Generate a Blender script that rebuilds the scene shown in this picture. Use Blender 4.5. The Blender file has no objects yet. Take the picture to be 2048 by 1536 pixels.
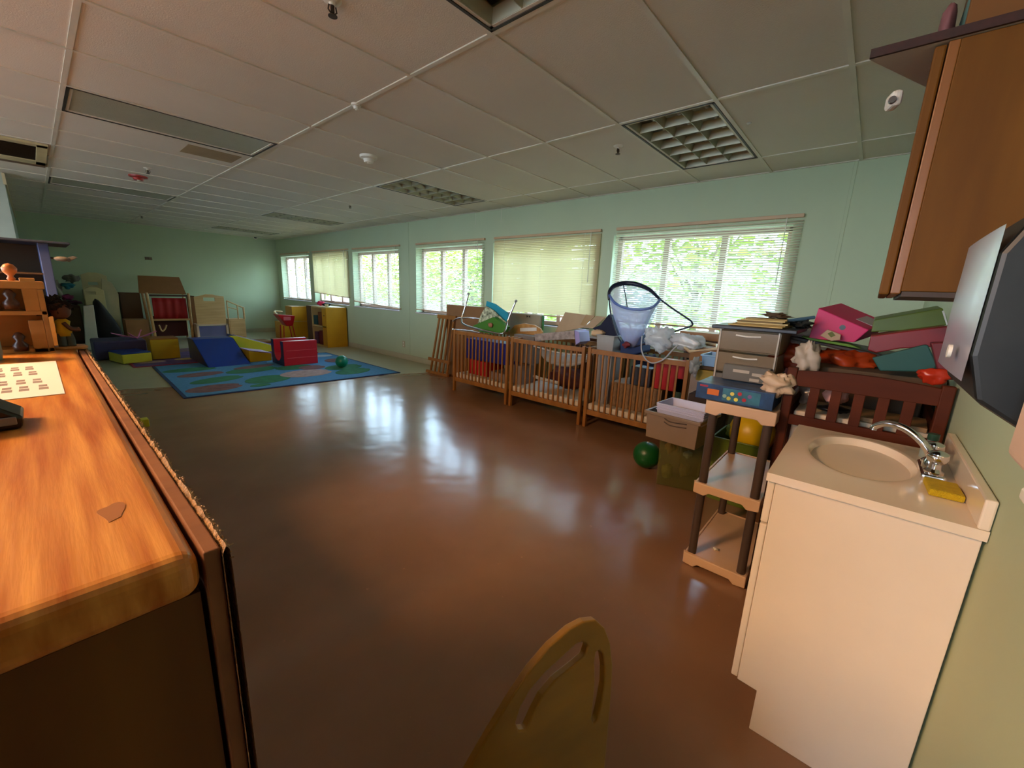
import bpy, bmesh, math, random
from mathutils import Vector, Matrix, noise as mnoise
random.seed(7)
SC = bpy.context.scene
COL = SC.collection
PI = math.pi
# ------------------------------------------------------------------ camera
FPX = 815.74
CAMZ = 1.305
RX = Vector((0.65905, -0.75104, 0.03999)); RD = Vector((-0.13855, -0.17350, -0.97504)); RF = Vector((0.73923, 0.63706, -0.21840))
RF.normalize(); RX = (RX - RF * RX.dot(RF)).normalized(); RD = RF.cross(RX)
cam_d = bpy.data.cameras.new('camera'); cam = bpy.data.objects.new('camera', cam_d); COL.objects.link(cam)
cam_d.sensor_fit = 'HORIZONTAL'; cam_d.sensor_width = 36.0; cam_d.lens = FPX / 2048 * 36.0
cam_d.clip_start = 0.02; cam_d.clip_end = 300
M = Matrix((RX, -RD, -RF)).transposed().to_4x4(); M.translation = Vector((0, 0, CAMZ)); cam.matrix_world = M
SC.camera = cam
CP = Vector((0, 0, CAMZ))
def ray(px, py): return RX * (px - 1024) + RD * (py - 768) + RF * FPX
def PX(px, py, x): r = ray(px, py); return CP + r * (x / r.x)       # point of the room on the plane x
def PY(px, py, y): r = ray(px, py); return CP + r * (y / r.y)
def PZ(px, py, z): r = ray(px, py); return CP + r * ((z - CAMZ) / r.z)
# ------------------------------------------------------------------ view, world, sun
vs = SC.view_settings; SC.display_settings.display_device = 'sRGB'
vs.view_transform = 'Standard'; vs.look = 'None'; vs.gamma = 1; vs.use_curve_mapping = False
vs.exposure = 2.0
SKY, SUN, LAMP, WARM = 4.1, 2.0, 27.0, (1.0, 0.56, 0.26)
wd = bpy.data.worlds.new('world'); SC.world = wd; wd.use_nodes = True
nt = wd.node_tree; nt.nodes.clear()
wo = nt.nodes.new('ShaderNodeOutputWorld'); bg = nt.nodes.new('ShaderNodeBackground'); tc = nt.nodes.new('ShaderNodeTexCoord')
sp = nt.nodes.new('ShaderNodeSeparateXYZ'); cr = nt.nodes.new('ShaderNodeValToRGB')
cr.color_ramp.elements[0].position = 0.48; cr.color_ramp.elements[0].color = (0.66, 0.82, 0.98, 1)
cr.color_ramp.elements[1].position = 0.9; cr.color_ramp.elements[1].color = (0.42, 0.66, 1.0, 1)
mp = nt.nodes.new('ShaderNodeMapRange'); mp.inputs[1].default_value = -1; mp.inputs[2].default_value = 1
nt.links.new(tc.outputs['Generated'], sp.inputs[0]); nt.links.new(sp.outputs['Z'], mp.inputs[0]); nt.links.new(mp.outputs[0], cr.inputs[0])
nt.links.new(cr.outputs[0], bg.inputs[0]); nt.links.new(bg.outputs[0], wo.inputs[0]); bg.inputs[1].default_value = SKY
sd = bpy.data.lights.new('sun', 'SUN'); sd.energy = SUN; sd.angle = 0.02; sd.color = (1, 0.94, 0.82)
so = bpy.data.objects.new('sun', sd); COL.objects.link(so); so.rotation_euler = Vector((-0.14, -0.72, 0.68)).to_track_quat('Z', 'Y').to_euler()
# ------------------------------------------------------------------ room numbers
W, D, H, NY, LX = 4.4265, 12.3735, 2.4334, -0.27, -3.5
WINS = [(0.66, 2.375), (2.60, 4.275), (4.50, 6.13), (6.65, 8.31), (8.53, 10.18), (10.40, 12.1)]
SILL, HEAD, DEPTH, BTOP = 0.90, 1.985, 0.16, 2.062
ADDED_WINS = [(0.2, 2.2), (2.6, 4.6), (5.0, 7.0)]                            # unseen windows added in the left wall for fill daylight
LSILL, LHEAD = 0.85, 2.25
for k, (a, b) in enumerate(ADDED_WINS):
    ad = bpy.data.lights.new('window_portal', 'AREA'); ad.shape = 'RECTANGLE'; ad.size = LHEAD - LSILL; ad.size_y = b - a
    ad.cycles.is_portal = True; ao = bpy.data.objects.new('window_portal', ad); COL.objects.link(ao)
    ao.location = (LX - 0.16, (a + b) / 2, (LSILL + LHEAD) / 2); ao.rotation_euler = (0, -PI / 2, 0)
for k, (a, b) in enumerate(WINS):                                    # sampling portals on the window openings
    ad = bpy.data.lights.new('window_portal', 'AREA'); ad.shape = 'RECTANGLE'; ad.size = HEAD - SILL; ad.size_y = b - a
    ad.cycles.is_portal = True; ao = bpy.data.objects.new('window_portal', ad); COL.objects.link(ao)
    ao.location = (W + DEPTH + 0.06, (a + b) / 2, (SILL + HEAD) / 2); ao.rotation_euler = (0, PI / 2, 0)

# ------------------------------------------------------------------ helpers
def lin(h):
    h = h.lstrip('#'); c = [int(h[i:i + 2], 16) / 255 for i in (0, 2, 4)]
    return tuple((v / 12.92 if v <= 0.04045 else ((v + 0.055) / 1.055) ** 2.4) for v in c) + (1,)
MATS = {}
def mat(name, col, rough=0.55, metal=0.0, var=0.06, scale=6.0, bump=0.0, bscale=60.0, alpha=None, trans=0.0, sheen=0.0, coat=0.0, emit=None, estr=0.0, spec=0.5, stretch=None, col2=None):
    if name in MATS: return MATS[name]
    m = bpy.data.materials.new(name); m.use_nodes = True; n = m.node_tree; L = n.links
    b = n.nodes['Principled BSDF']; c = lin(col)
    t = n.nodes.new('ShaderNodeTexCoord'); mpg = n.nodes.new('ShaderNodeMapping'); L.new(t.outputs['Object'], mpg.inputs[0])
    if stretch: mpg.inputs['Scale'].default_value = stretch
    nz = n.nodes.new('ShaderNodeTexNoise'); nz.inputs['Scale'].default_value = scale; nz.inputs['Detail'].default_value = 4
    L.new(mpg.outputs[0], nz.inputs['Vector'])
    r = n.nodes.new('ShaderNodeValToRGB'); L.new(nz.outputs['Fac'], r.inputs[0]); L.new(r.outputs[0], b.inputs['Base Color'])
    c2 = lin(col2) if col2 else c
    r.color_ramp.elements[0].position = 0.3; r.color_ramp.elements[1].position = 0.7
    r.color_ramp.elements[0].color = tuple(max(0, v * (1 - var)) for v in c[:3]) + (1,)
    r.color_ramp.elements[1].color = tuple(min(1, v * (1 + var)) for v in c2[:3]) + (1,)
    b.inputs['Roughness'].default_value = rough; b.inputs['Metallic'].default_value = metal
    b.inputs['Specular IOR Level'].default_value = spec
    if coat: b.inputs['Coat Weight'].default_value = coat; b.inputs['Coat Roughness'].default_value = 0.15
    if sheen: b.inputs['Sheen Weight'].default_value = sheen
    if trans: b.inputs['Transmission Weight'].default_value = trans
    if alpha is not None: b.inputs['Alpha'].default_value = alpha
    if emit: b.inputs['Emission Color'].default_value = emit + (1,) if len(emit) == 3 else emit; b.inputs['Emission Strength'].default_value = estr
    if bump:
        n2 = n.nodes.new('ShaderNodeTexNoise'); n2.inputs['Scale'].default_value = bscale; L.new(mpg.outputs[0], n2.inputs['Vector'])
        bp = n.nodes.new('ShaderNodeBump'); bp.inputs['Strength'].default_value = bump; bp.inputs['Distance'].default_value = 0.01
        L.new(n2.outputs['Fac'], bp.inputs['Height']); L.new(bp.outputs[0], b.inputs['Normal'])
    MATS[name] = m; return m
def wood(name, col, col2, rough=0.4, stretch=(1, 12, 12), coat=0.0, scale=2.0, spec=0.5):
    return mat(name, col, rough, var=0.04, scale=scale, stretch=stretch, col2=col2, coat=coat, bump=0.05, bscale=8, spec=spec)
def thin(name, col, tr=0.5, rough=0.5, tint=None):
    """thin translucent sheet: transparent mixed with diffuse + translucent"""
    if name in MATS: return MATS[name]
    m = bpy.data.materials.new(name); m.use_nodes = True; n = m.node_tree; L = n.links; n.nodes.clear()
    o = n.nodes.new('ShaderNodeOutputMaterial'); d = n.nodes.new('ShaderNodeBsdfDiffuse'); tl = n.nodes.new('ShaderNodeBsdfTranslucent')
    tp = n.nodes.new('ShaderNodeBsdfTransparent'); g = n.nodes.new('ShaderNodeBsdfGlossy'); g.inputs['Roughness'].default_value = rough
    a = n.nodes.new('ShaderNodeMixShader'); b = n.nodes.new('ShaderNodeMixShader'); c = n.nodes.new('ShaderNodeMixShader')
    nz = n.nodes.new('ShaderNodeTexNoise'); nz.inputs['Scale'].default_value = 9; rp = n.nodes.new('ShaderNodeValToRGB')
    k = lin(col); rp.color_ramp.elements[0].color = tuple(v * 0.9 for v in k[:3]) + (1,); rp.color_ramp.elements[1].color = k
    L.new(nz.outputs['Fac'], rp.inputs[0]); L.new(rp.outputs[0], d.inputs[0]); L.new(rp.outputs[0], tl.inputs[0])
    if tint: tp.inputs[0].default_value = lin(tint)
    a.inputs[0].default_value = 0.5; L.new(d.outputs[0], a.inputs[1]); L.new(tl.outputs[0], a.inputs[2])
    b.inputs[0].default_value = 0.08; L.new(a.outputs[0], b.inputs[1]); L.new(g.outputs[0], b.inputs[2])
    c.inputs[0].default_value = tr; L.new(b.outputs[0], c.inputs[1]); L.new(tp.outputs[0], c.inputs[2]); L.new(c.outputs[0], o.inputs[0])
    MATS[name] = m; return m

def wloc(o):
    v = Vector((0, 0, 0)); 
    while o is not None: v = v + Vector(o.location); o = o.parent
    return v
class MB:
    def __init__(s, mtx=None): s.v = []; s.f = []; s.m = mtx
    def add(s, vs_, fs):
        n = len(s.v); s.v += [(s.m @ Vector(p) if s.m else Vector(p)) for p in vs_]; s.f += [[i + n for i in f] for f in fs]; return s
    def box(s, a, b):
        x0, y0, z0 = [min(p, q) for p, q in zip(a, b)]; x1, y1, z1 = [max(p, q) for p, q in zip(a, b)]
        return s.add([(x0, y0, z0), (x1, y0, z0), (x1, y1, z0), (x0, y1, z0), (x0, y0, z1), (x1, y0, z1), (x1, y1, z1), (x0, y1, z1)],
                     [[0, 3, 2, 1], [4, 5, 6, 7], [0, 1, 5, 4], [1, 2, 6, 5], [2, 3, 7, 6], [3, 0, 4, 7]])
    def cbox(s, c, d, rz=0.0, rx=0.0, ry=0.0):
        R = Matrix.Rotation(rz, 3, 'Z') @ Matrix.Rotation(ry, 3, 'Y') @ Matrix.Rotation(rx, 3, 'X'); c = Vector(c)
        P = [c + R @ Vector((i * d[0] / 2, j * d[1] / 2, k * d[2] / 2)) for k in (-1, 1) for i, j in ((-1, -1), (1, -1), (1, 1), (-1, 1))]
        return s.add(P, [[0, 3, 2, 1], [4, 5, 6, 7], [0, 1, 5, 4], [1, 2, 6, 5], [2, 3, 7, 6], [3, 0, 4, 7]])
    def tube(s, pts, r, n=8, closed=False):
        pts = [Vector(p) for p in pts]; N = len(pts); rr = [r[min(len(r) - 1, int(i * len(r) / N))] for i in range(N)] if isinstance(r, (list, tuple)) else [r] * N
        V = []; up = Vector((0, 0, 1)); prev = None
        for i, p in enumerate(pts):
            a = pts[i - 1] if (i > 0 or closed) else p; b = pts[(i + 1) % N] if (i < N - 1 or closed) else p
            t = (b - a).normalized()
            if prev is None:
                u = t.cross(up); 
                if u.length < 0.05: u = t.cross(Vector((1, 0, 0)))
                u.normalize()
            else:
                u = (prev - t * prev.dot(t)); u = u.normalized() if u.length > 1e-5 else prev
            prev = u; w = t.cross(u)
            V += [p + (u * math.cos(2 * PI * k / n) + w * math.sin(2 * PI * k / n)) * rr[i] for k in range(n)]
        F = []
        for i in range(N if closed else N - 1):
            j = (i + 1) % N
            F += [[i * n + k, i * n + (k + 1) % n, j * n + (k + 1) % n, j * n + k] for k in range(n)]
        if not closed: F += [list(range(n))[::-1], [(N - 1) * n + k for k in range(n)]]
        return s.add(V, F)
    def lathe(s, c, prof, n=24, axis='z', sx=1, sy=1):
        c = Vector(c); V = []; F = []
        for r, z in prof:
            for k in range(n):
                a = 2 * PI * k / n; q = (r * math.cos(a) * sx, r * math.sin(a) * sy, z)
                if axis == 'x': q = (q[2], q[0], q[1])
                if axis == 'y': q = (q[0], q[2], q[1])
                V.append(c + Vector(q))
        for i in range(len(prof) - 1):
            F += [[i * n + k, i * n + (k + 1) % n, (i + 1) * n + (k + 1) % n, (i + 1) * n + k] for k in range(n)]
        if prof[0][0] > 1e-4: F.append(list(range(n))[::-1])
        if prof[-1][0] > 1e-4: F.append([(len(prof) - 1) * n + k for k in range(n)])
        return s.add(V, F)
    def ball(s, c, r, n=24, sx=1, sy=1, sz=1):
        return s.lathe(c, [(r * max(0.0005, math.sin(PI * i / 14)), -r * sz * math.cos(PI * i / 14)) for i in range(15)], n, sx=sx, sy=sy)
    def prism(s, poly, d):
        """poly: 3D points of one face; d: extrusion vector"""
        poly = [Vector(p) for p in poly]; d = Vector(d); n = len(poly)
        return s.add(poly + [p + d for p in poly], [list(range(n))[::-1], [n + i for i in range(n)]] + [[i, (i + 1) % n, n + (i + 1) % n, n + i] for i in range(n)])
    def sheet(s, rows):
        n = len(rows[0]); V = [p for r in rows for p in r]
        return s.add(V, [[i * n + k, i * n + k + 1, (i + 1) * n + k + 1, (i + 1) * n + k] for i in range(len(rows) - 1) for k in range(n - 1)])
    def blob(s, c, r, amp=0.25, fr=6.0, seg=22, seed=0, flat=None):
        c = Vector(c); r = Vector(r); V = []; F = []; m = seg // 2
        for i in range(m + 1):
            th = PI * i / m
            for k in range(seg):
                ph = 2 * PI * k / seg; d = Vector((math.sin(th) * math.cos(ph), math.sin(th) * math.sin(ph), math.cos(th)))
                q = mnoise.turbulence(d * fr * 0.35 + Vector((seed, seed * 2.1, 3)), 4, False) - 0.5
                q2 = abs(mnoise.noise(d * fr + Vector((seed, 0, 1)))) * 0.8
                e = d * (1 + amp * q - amp * q2); p = Vector((e.x * r.x, e.y * r.y, e.z * r.z)); 
                if flat is not None and p.z < flat: p.z = flat
                V.append(c + p)
        for i in range(m): F += [[i * seg + k, i * seg + (k + 1) % seg, (i + 1) * seg + (k + 1) % seg, (i + 1) * seg + k] for k in range(seg)]
        return s.add(V, F)
    def build(s, name, material, parent=None, smooth=False, bevel=0.0, world=False, seg=2, solid=0.0, sub=0):
        off = wloc(parent) if (parent is not None and world) else Vector((0, 0, 0))
        me = bpy.data.meshes.new(name)
        me.from_pydata([tuple(p - off) for p in s.v], [], s.f); me.update()
        bm = bmesh.new(); bm.from_mesh(me); bmesh.ops.remove_doubles(bm, verts=bm.verts, dist=1e-5)
        bmesh.ops.recalc_face_normals(bm, faces=bm.faces); bm.to_mesh(me); bm.free()
        o = bpy.data.objects.new(name, me); COL.objects.link(o)
        if isinstance(material, (list, tuple)):
            for q in material: me.materials.append(q)
        else: me.materials.append(material)
        if parent is not None: o.parent = parent
        if smooth:
            for p in me.polygons: p.use_smooth = True
            if smooth == 'auto': me.set_sharp_from_angle(angle=math.radians(40))
        if solid: q = o.modifiers.new('s', 'SOLIDIFY'); q.thickness = solid; q.offset = 0
        if bevel: q = o.modifiers.new('b', 'BEVEL'); q.width = bevel; q.segments = seg; q.limit_method = 'ANGLE'; q.angle_limit = 0.6
        if sub: q = o.modifiers.new('u', 'SUBSURF'); q.levels = sub; q.render_levels = sub
        return o
def tag(o, label, cat, group=None, kind=None):
    if label: o['label'] = label
    if cat: o['category'] = cat
    if group: o['group'] = group
    if kind: o['kind'] = kind
    return o
def thing(name, label, cat, loc=(0, 0, 0), rz=0.0, group=None):
    o = bpy.data.objects.new(name, None); COL.objects.link(o); o.location = loc; o.rotation_euler = (0, 0, rz); o.empty_display_size = 0.05
    return tag(o, label, cat, group)
def copy_tree(o, parent=None):
    c = o.copy(); COL.objects.link(c); c.parent = parent
    for ch in [q for q in list(COL.objects) if q.parent is o]: copy_tree(ch, c)
    return c
def struct(o): o['kind'] = 'structure'; return o
def arc(c, r, a0, a1, n=12, plane='yz', rz=None):
    rz = rz or r; out = []
    for i in range(n + 1):
        a = a0 + (a1 - a0) * i / n; u, v = r * math.cos(a), rz * math.sin(a)
        out.append(Vector(c) + (Vector((0, u, v)) if plane == 'yz' else Vector((u, 0, v)) if plane == 'xz' else Vector((u, v, 0))))
    return out
def spline(pts, k=6):
    pts = [Vector(p) for p in pts]; out = []
    for i in range(len(pts) - 1):
        p0 = pts[max(0, i - 1)]; p1 = pts[i]; p2 = pts[i + 1]; p3 = pts[min(len(pts) - 1, i + 2)]
        for j in range(k):
            t = j / k; out.append(0.5 * ((2 * p1) + (p2 - p0) * t + (2 * p0 - 5 * p1 + 4 * p2 - p3) * t * t + (3 * p1 - p0 - 3 * p2 + p3) * t ** 3))
    return out + [pts[-1]]

# ------------------------------------------------------------------ materials of the room
m_wall = mat('mint_paint', '#b7c5a3', 0.6, var=0.03, scale=1.5, bump=0.03, bscale=120)
m_white = mat('white_paint', '#e2ddd0', 0.45)
m_ceil = mat('ceiling_tile', '#dbd2c2', 0.8, var=0.04, scale=1.2, bump=0.15, bscale=150)
m_tbar = mat('ceiling_grid_metal', '#d9d0be', 0.4)
m_dark = mat('black_plastic', '#0c0c0e', 0.3)
m_chrome = mat('chrome', '#d8d8d8', 0.12, metal=1.0, var=0.01)
def floor_mat():
    m = bpy.data.materials.new('brown_sheet_vinyl'); m.use_nodes = True; n = m.node_tree; L = n.links; b = n.nodes['Principled BSDF']
    t = n.nodes.new('ShaderNodeTexCoord'); nz = n.nodes.new('ShaderNodeTexNoise'); nz.inputs['Scale'].default_value = 2.2; nz.inputs['Detail'].default_value = 8
    r = n.nodes.new('ShaderNodeValToRGB'); L.new(t.outputs['Object'], nz.inputs['Vector']); L.new(nz.outputs['Fac'], r.inputs[0])
    r.color_ramp.elements[0].position = 0.35; r.color_ramp.elements[1].position = 0.7
    r.color_ramp.elements[0].color = lin('#86634a'); r.color_ramp.elements[1].color = lin('#906c52')
    # small light scuffs
    n3 = n.nodes.new('ShaderNodeTexNoise'); n3.inputs['Scale'].default_value = 26; n3.inputs['Detail'].default_value = 3; L.new(t.outputs['Object'], n3.inputs['Vector'])
    r3 = n.nodes.new('ShaderNodeValToRGB'); r3.color_ramp.elements[0].position = 0.72; r3.color_ramp.elements[1].position = 0.8; L.new(n3.outputs['Fac'], r3.inputs[0])
    mx = n.nodes.new('ShaderNodeMixRGB'); L.new(r3.outputs[0], mx.inputs[0]); L.new(r.outputs[0], mx.inputs[1]); mx.inputs[2].default_value = lin('#a8795a')
    L.new(mx.outputs[0], b.inputs['Base Color'])
    b.inputs['Roughness'].default_value = 0.19; b.inputs['Specular IOR Level'].default_value = 0.5
    n2 = n.nodes.new('ShaderNodeTexNoise'); n2.inputs['Scale'].default_value = 2.6; n2.inputs['Detail'].default_value = 2; L.new(t.outputs['Object'], n2.inputs['Vector'])
    bp = n.nodes.new('ShaderNodeBump'); bp.inputs['Strength'].default_value = 0.25; bp.inputs['Distance'].default_value = 0.02
    L.new(n2.outputs['Fac'], bp.inputs['Height']); L.new(bp.outputs[0], b.inputs['Normal']); return m
m_floor = floor_mat()
m_tile = mat('beige_floor_tile', '#a9a488', 0.3, var=0.05, scale=3)

# ------------------------------------------------------------------ room shell
T = 0.15
b1 = MB().add([(LX, NY - T, 0), (W, NY - T, 0), (W, 5.05, 0), (0.3, 6.62, 0), (LX, 6.62, 0), (LX, NY - T, -.05), (W, NY - T, -.05), (W, 5.05, -.05), (0.3, 6.62, -.05), (LX, 6.62, -.05)],
              [[0, 1, 2, 3, 4], [9, 8, 7, 6, 5], [0, 5, 6, 1], [1, 6, 7, 2], [2, 7, 8, 3], [3, 8, 9, 4], [4, 9, 5, 0]])
struct(b1.build('floor', m_floor))
b2 = MB().add([(LX, 6.62, 0), (0.3, 6.62, 0), (W, 5.05, 0), (W, D, 0), (LX, D, 0), (LX, 6.62, -.05), (0.3, 6.62, -.05), (W, 5.05, -.05), (W, D, -.05), (LX, D, -.05)],
              [[0, 1, 2, 3, 4], [9, 8, 7, 6, 5], [0, 5, 6, 1], [1, 6, 7, 2], [2, 7, 8, 3], [3, 8, 9, 4], [4, 9, 5, 0]])
struct(b2.build('floor', m_tile))
w = MB(); w.box((W, NY - T, 0), (W + DEPTH + .04, D + T, SILL)); w.box((W, NY - T, HEAD), (W + DEPTH + .04, D + T, H + .1))
ys = [NY - T] + [q for p in WINS for q in p] + [D + T]
for i in range(0, len(ys), 2): w.box((W, ys[i], SILL), (W + DEPTH + .04, ys[i + 1], HEAD))
struct(w.build('wall_right', m_wall))
struct(MB().box((LX - T, D, 0), (W, D + T, H + .1)).build('wall_back', m_wall))
w = MB(); w.box((LX - T, NY - T, 0), (-2.0, NY, H + .1)); w.box((.38, NY - T, 0), (W, NY, H + .1)); w.box((-2.0, NY - T, 2.12), (.38, NY, H + .1))
struct(w.build('wall_front', m_wall))
m_hall = mat('added_hall_dark', '#3a342c', .8); w = MB()                 # unseen dark hallway added behind the doorway, keeps bounce off the counter end
w.box((-2.1, NY - 1.8, -.05), (.5, NY - T, 0)); w.box((-2.1, NY - 1.9, 0), (.5, NY - 1.8, 2.2)); w.box((-2.15, NY - 1.9, 0), (-2.0, NY - T, 2.2)); w.box((.38, NY - 1.9, 0), (.53, NY - T, 2.2)); w.box((-2.15, NY - 1.9, 2.15), (.53, NY - T, 2.25))
struct(w.build('wall_added_hallway', m_hall))
mat('grey_paint', '#a9b2a5', 0.6)
w = MB(); w.box((LX - T, NY, 0), (LX, D, LSILL)); w.box((LX - T, NY, LHEAD), (LX, D, H + .1))
ys = [NY] + [q for p in ADDED_WINS for q in p] + [D]
for i in range(0, len(ys), 2): w.box((LX - T, ys[i], LSILL), (LX, ys[i + 1], LHEAD))
struct(w.build('wall_left', m_wall))
struct(MB().box((LX, 7.9, 0), (-.06, D, H)).build('wall_left', MATS['grey_paint']))
struct(MB().box((-.07, 7.88, 2.30), (-.045, D, H - .01)).build('trim_1', mat('beige_trim', '#cdbb93', 0.5)))
struct(MB().box((W - .013, NY, 0), (W, D, .10)).build('baseboard_right', mat('beige_base', '#b5b094', 0.5), bevel=.004))
struct(MB().box((-.06, D - .013, 0), (W - .013, D, .10)).build('baseboard_back', MATS['beige_base'], bevel=.004))
# faint vertical joint strip and conduit on the window wall
struct(MB().box((W - .006, 6.33, .1), (W, 6.37, H)).build('trim_2', m_wall, bevel=.002))
struct(MB().box((W - .004, .30, .1), (W, .325, H)).build('trim_3', m_wall, bevel=.002))
# ceiling: tiles with holes for the recessed lights, T-bars below
GX0, GY0, GX, GY = .287, .895, 1.22, .61
LIGHTS = [(0, 0, 'out'), (2, 0, 'in'), (0, 5, 'flat'), (2, 5, 'in'), (0, 11, 'flat'), (2, 11, 'in'), (2, 16, 'in')]
LAMPC = (-2, 1)
holes = {(a, b) for a, b, _ in LIGHTS} | {LAMPC}
c = MB(); g = MB(); ix = range(-4, 5); iy = range(-3, 20)
for i in ix:
    for j in iy:
        x0, x1 = max(LX, GX0 + i * GX), min(W, GX0 + (i + 1) * GX); y0, y1 = max(NY, GY0 + j * GY), min(D, GY0 + (j + 1) * GY)
        if x1 <= x0 or y1 <= y0: continue
        if (i, j) in holes: continue
        c.box((x0, y0, H), (x1, y1, H + .02))
struct(c.build('ceiling', m_ceil))
struct(MB().box((LX - T, NY - T, H + .16), (W + T + .05, D + T, H + .2)).build('roof', MATS['grey_paint']))
for i in ix:
    x = GX0 + i * GX
    if LX < x < W: g.box((x - .012, NY, H - .006), (x + .012, D, H + .0))
for j in iy:
    y = GY0 + j * GY
    if NY < y < D: g.box((LX, y - .012, H - .0065), (W, y + .012, H + .0))
g.box((W - .02, NY, H - .006), (W, D, H)); g.box((LX, D - .02, H - .006), (W, D, H))
struct(g.build('trim_4', m_tbar))
# stained, slightly darker tiles seen in the ceiling
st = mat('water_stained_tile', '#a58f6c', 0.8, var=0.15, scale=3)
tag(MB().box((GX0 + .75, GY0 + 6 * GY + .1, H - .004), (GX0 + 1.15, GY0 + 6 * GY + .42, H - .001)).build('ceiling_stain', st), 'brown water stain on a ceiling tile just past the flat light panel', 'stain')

# ------------------------------------------------------------------ windows, blinds
m_frame = mat('window_frame_aluminium', '#c7a89c', 0.4)
def glassmat():
    m = bpy.data.materials.new('window_glass'); m.use_nodes = True; n = m.node_tree; L = n.links; n.nodes.clear()
    o = n.nodes.new('ShaderNodeOutputMaterial'); t = n.nodes.new('ShaderNodeBsdfTransparent'); g_ = n.nodes.new('ShaderNodeBsdfGlossy'); x = n.nodes.new('ShaderNodeMixShader')
    t.inputs[0].default_value = (.93, .97, .96, 1); g_.inputs['Roughness'].default_value = .03; x.inputs[0].default_value = .06
    L.new(t.outputs[0], x.inputs[1]); L.new(g_.outputs[0], x.inputs[2]); L.new(x.outputs[0], o.inputs[0]); return m
m_glass = glassmat()
m_sill = mat('window_sill_paint', '#cfc3c0', 0.35)
m_slat = thin('blind_slat', '#e6dec8', 0.0); m_slat_c = thin('closed_blind_slat', '#dccb9f', 0.0)
m_rail = mat('blind_rail', '#c9a883', 0.45)
for k, (a, b) in enumerate(WINS):
    wn = bpy.data.objects.new('window_%d' % (k + 1), None); COL.objects.link(wn); wn.location = (W + DEPTH, a, SILL); struct(wn)
    f = MB(); x0, x1 = -.03, .03; hh = HEAD - SILL; ww = b - a
    f.box((x0, 0, 0), (x1, ww, .05)); f.box((x0, 0, hh - .05), (x1, ww, hh)); f.box((x0, 0, 0), (x1, .05, hh)); f.box((x0, ww - .05, 0), (x1, ww, hh))
    f.build('window_frame', m_frame, wn, bevel=.004)
    for q in (1, 2):
        MB().box((x0 - .005, ww * q / 3 - .03, .05), (x1, ww * q / 3 + .03, hh - .05)).build('mullion', m_frame, wn, bevel=.004)
    for q in range(3):
        MB().box((.0, ww * q / 3 + .02, .04), (.004, ww * (q + 1) / 3 - .02, hh - .04)).build('pane', m_glass, wn)
    MB().box((-DEPTH - .015, -.01, -.02), (-.03, ww + .01, .0)).build('window_sill', m_sill, wn, bevel=.004)
for k, (a, b) in enumerate(ADDED_WINS):  # frames of the added unseen windows that let in fill daylight
    wn = bpy.data.objects.new('window_%d' % (k + 7), None); COL.objects.link(wn); wn.location = (LX - .08, a, LSILL); struct(wn)
    f = MB(); hh = LHEAD - LSILL; ww = b - a
    f.box((-.03, 0, 0), (.03, ww, .05)); f.box((-.03, 0, hh - .05), (.03, ww, hh)); f.box((-.03, 0, 0), (.03, .05, hh)); f.box((-.03, ww - .05, 0), (.03, ww, hh)); f.box((-.03, ww / 2 - .03, 0), (.03, ww / 2 + .03, hh))
    f.build('window_frame', m_frame, wn, bevel=.004)
BL = [ # bottom z, tilt deg, closed
    (1.035, 34, 0, 'open cream mini blind on the wide window nearest the sink wall'),
    (1.03, 66, 1, 'closed cream mini blind on the second window behind the cardboard boxes'),
    (.95, 22, 0, 'open mini blind on the window behind the upturned chair'),
    (.93, 20, 0, 'open mini blind with a slanting bottom rail on the window past the wall joint'),
    (1.06, 66, 1, 'closed grey mini blind above the yellow play cabinets'),
    (.93, 20, 0, 'open mini blind on the window in the far corner')]
for k, (a, b) in enumerate(WINS):
    zb, tilt, closed, lab = BL[k]; bl = thing('window_blind', lab, 'blind', (W - .021, a - .07, BTOP), 0, 'mini blinds on the window wall')
    wd_ = b - a + .03; top = -.045; bot = zb - BTOP; n = int((top - bot) / .0215); s = MB(); t = math.radians(tilt); droop = .07 if k in (3, 4) else 0
    for i in range(n):
        z = top - .012 - i * .0215; dz = droop * (i / n) ** 6
        hw = .0125; dx, dzz = hw * math.cos(t), hw * math.sin(t)
        lo = Vector((-dx, 0, -dzz)); hi = Vector((dx, 0, dzz)); mid = Vector((-.002 * math.sin(t), 0, .002 * math.cos(t)))
        rows = []
        for y in (0.0, wd_ * .25, wd_ * .5, wd_ * .75, wd_):
            sag = Vector((0, y, z + dz * (y / wd_) + random.uniform(-.0012, .0012)))
            rows.append([sag + lo, sag + mid, sag + hi])
        s.sheet(rows)
    s.build('slats', m_slat_c if closed else m_slat, bl)
    MB().box((-.018, 0, -.03), (.018, wd_, 0)).build('headrail', m_rail, bl, bevel=.003)
    MB().prism([(-.014, 0, bot - .01), (-.014, wd_, bot - .01 + droop), (-.014, wd_, bot + .008 + droop), (-.014, 0, bot + .008)], (.028, 0, 0)).build('bottom_rail', m_rail, bl, bevel=.003)
    cd = MB()
    for q in (.12, .5, .88): cd.tube([(-.016, wd_ * q, -.03), (-.016, wd_ * q, bot + .01 + droop * q)], .0012, 5)
    cd.build('ladder_cords', m_white, bl)
    MB().tube([(-.024, .12, -.03), (-.026, .12, -.6)], .004, 6).build('tilt_wand', m_white, bl)
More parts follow.
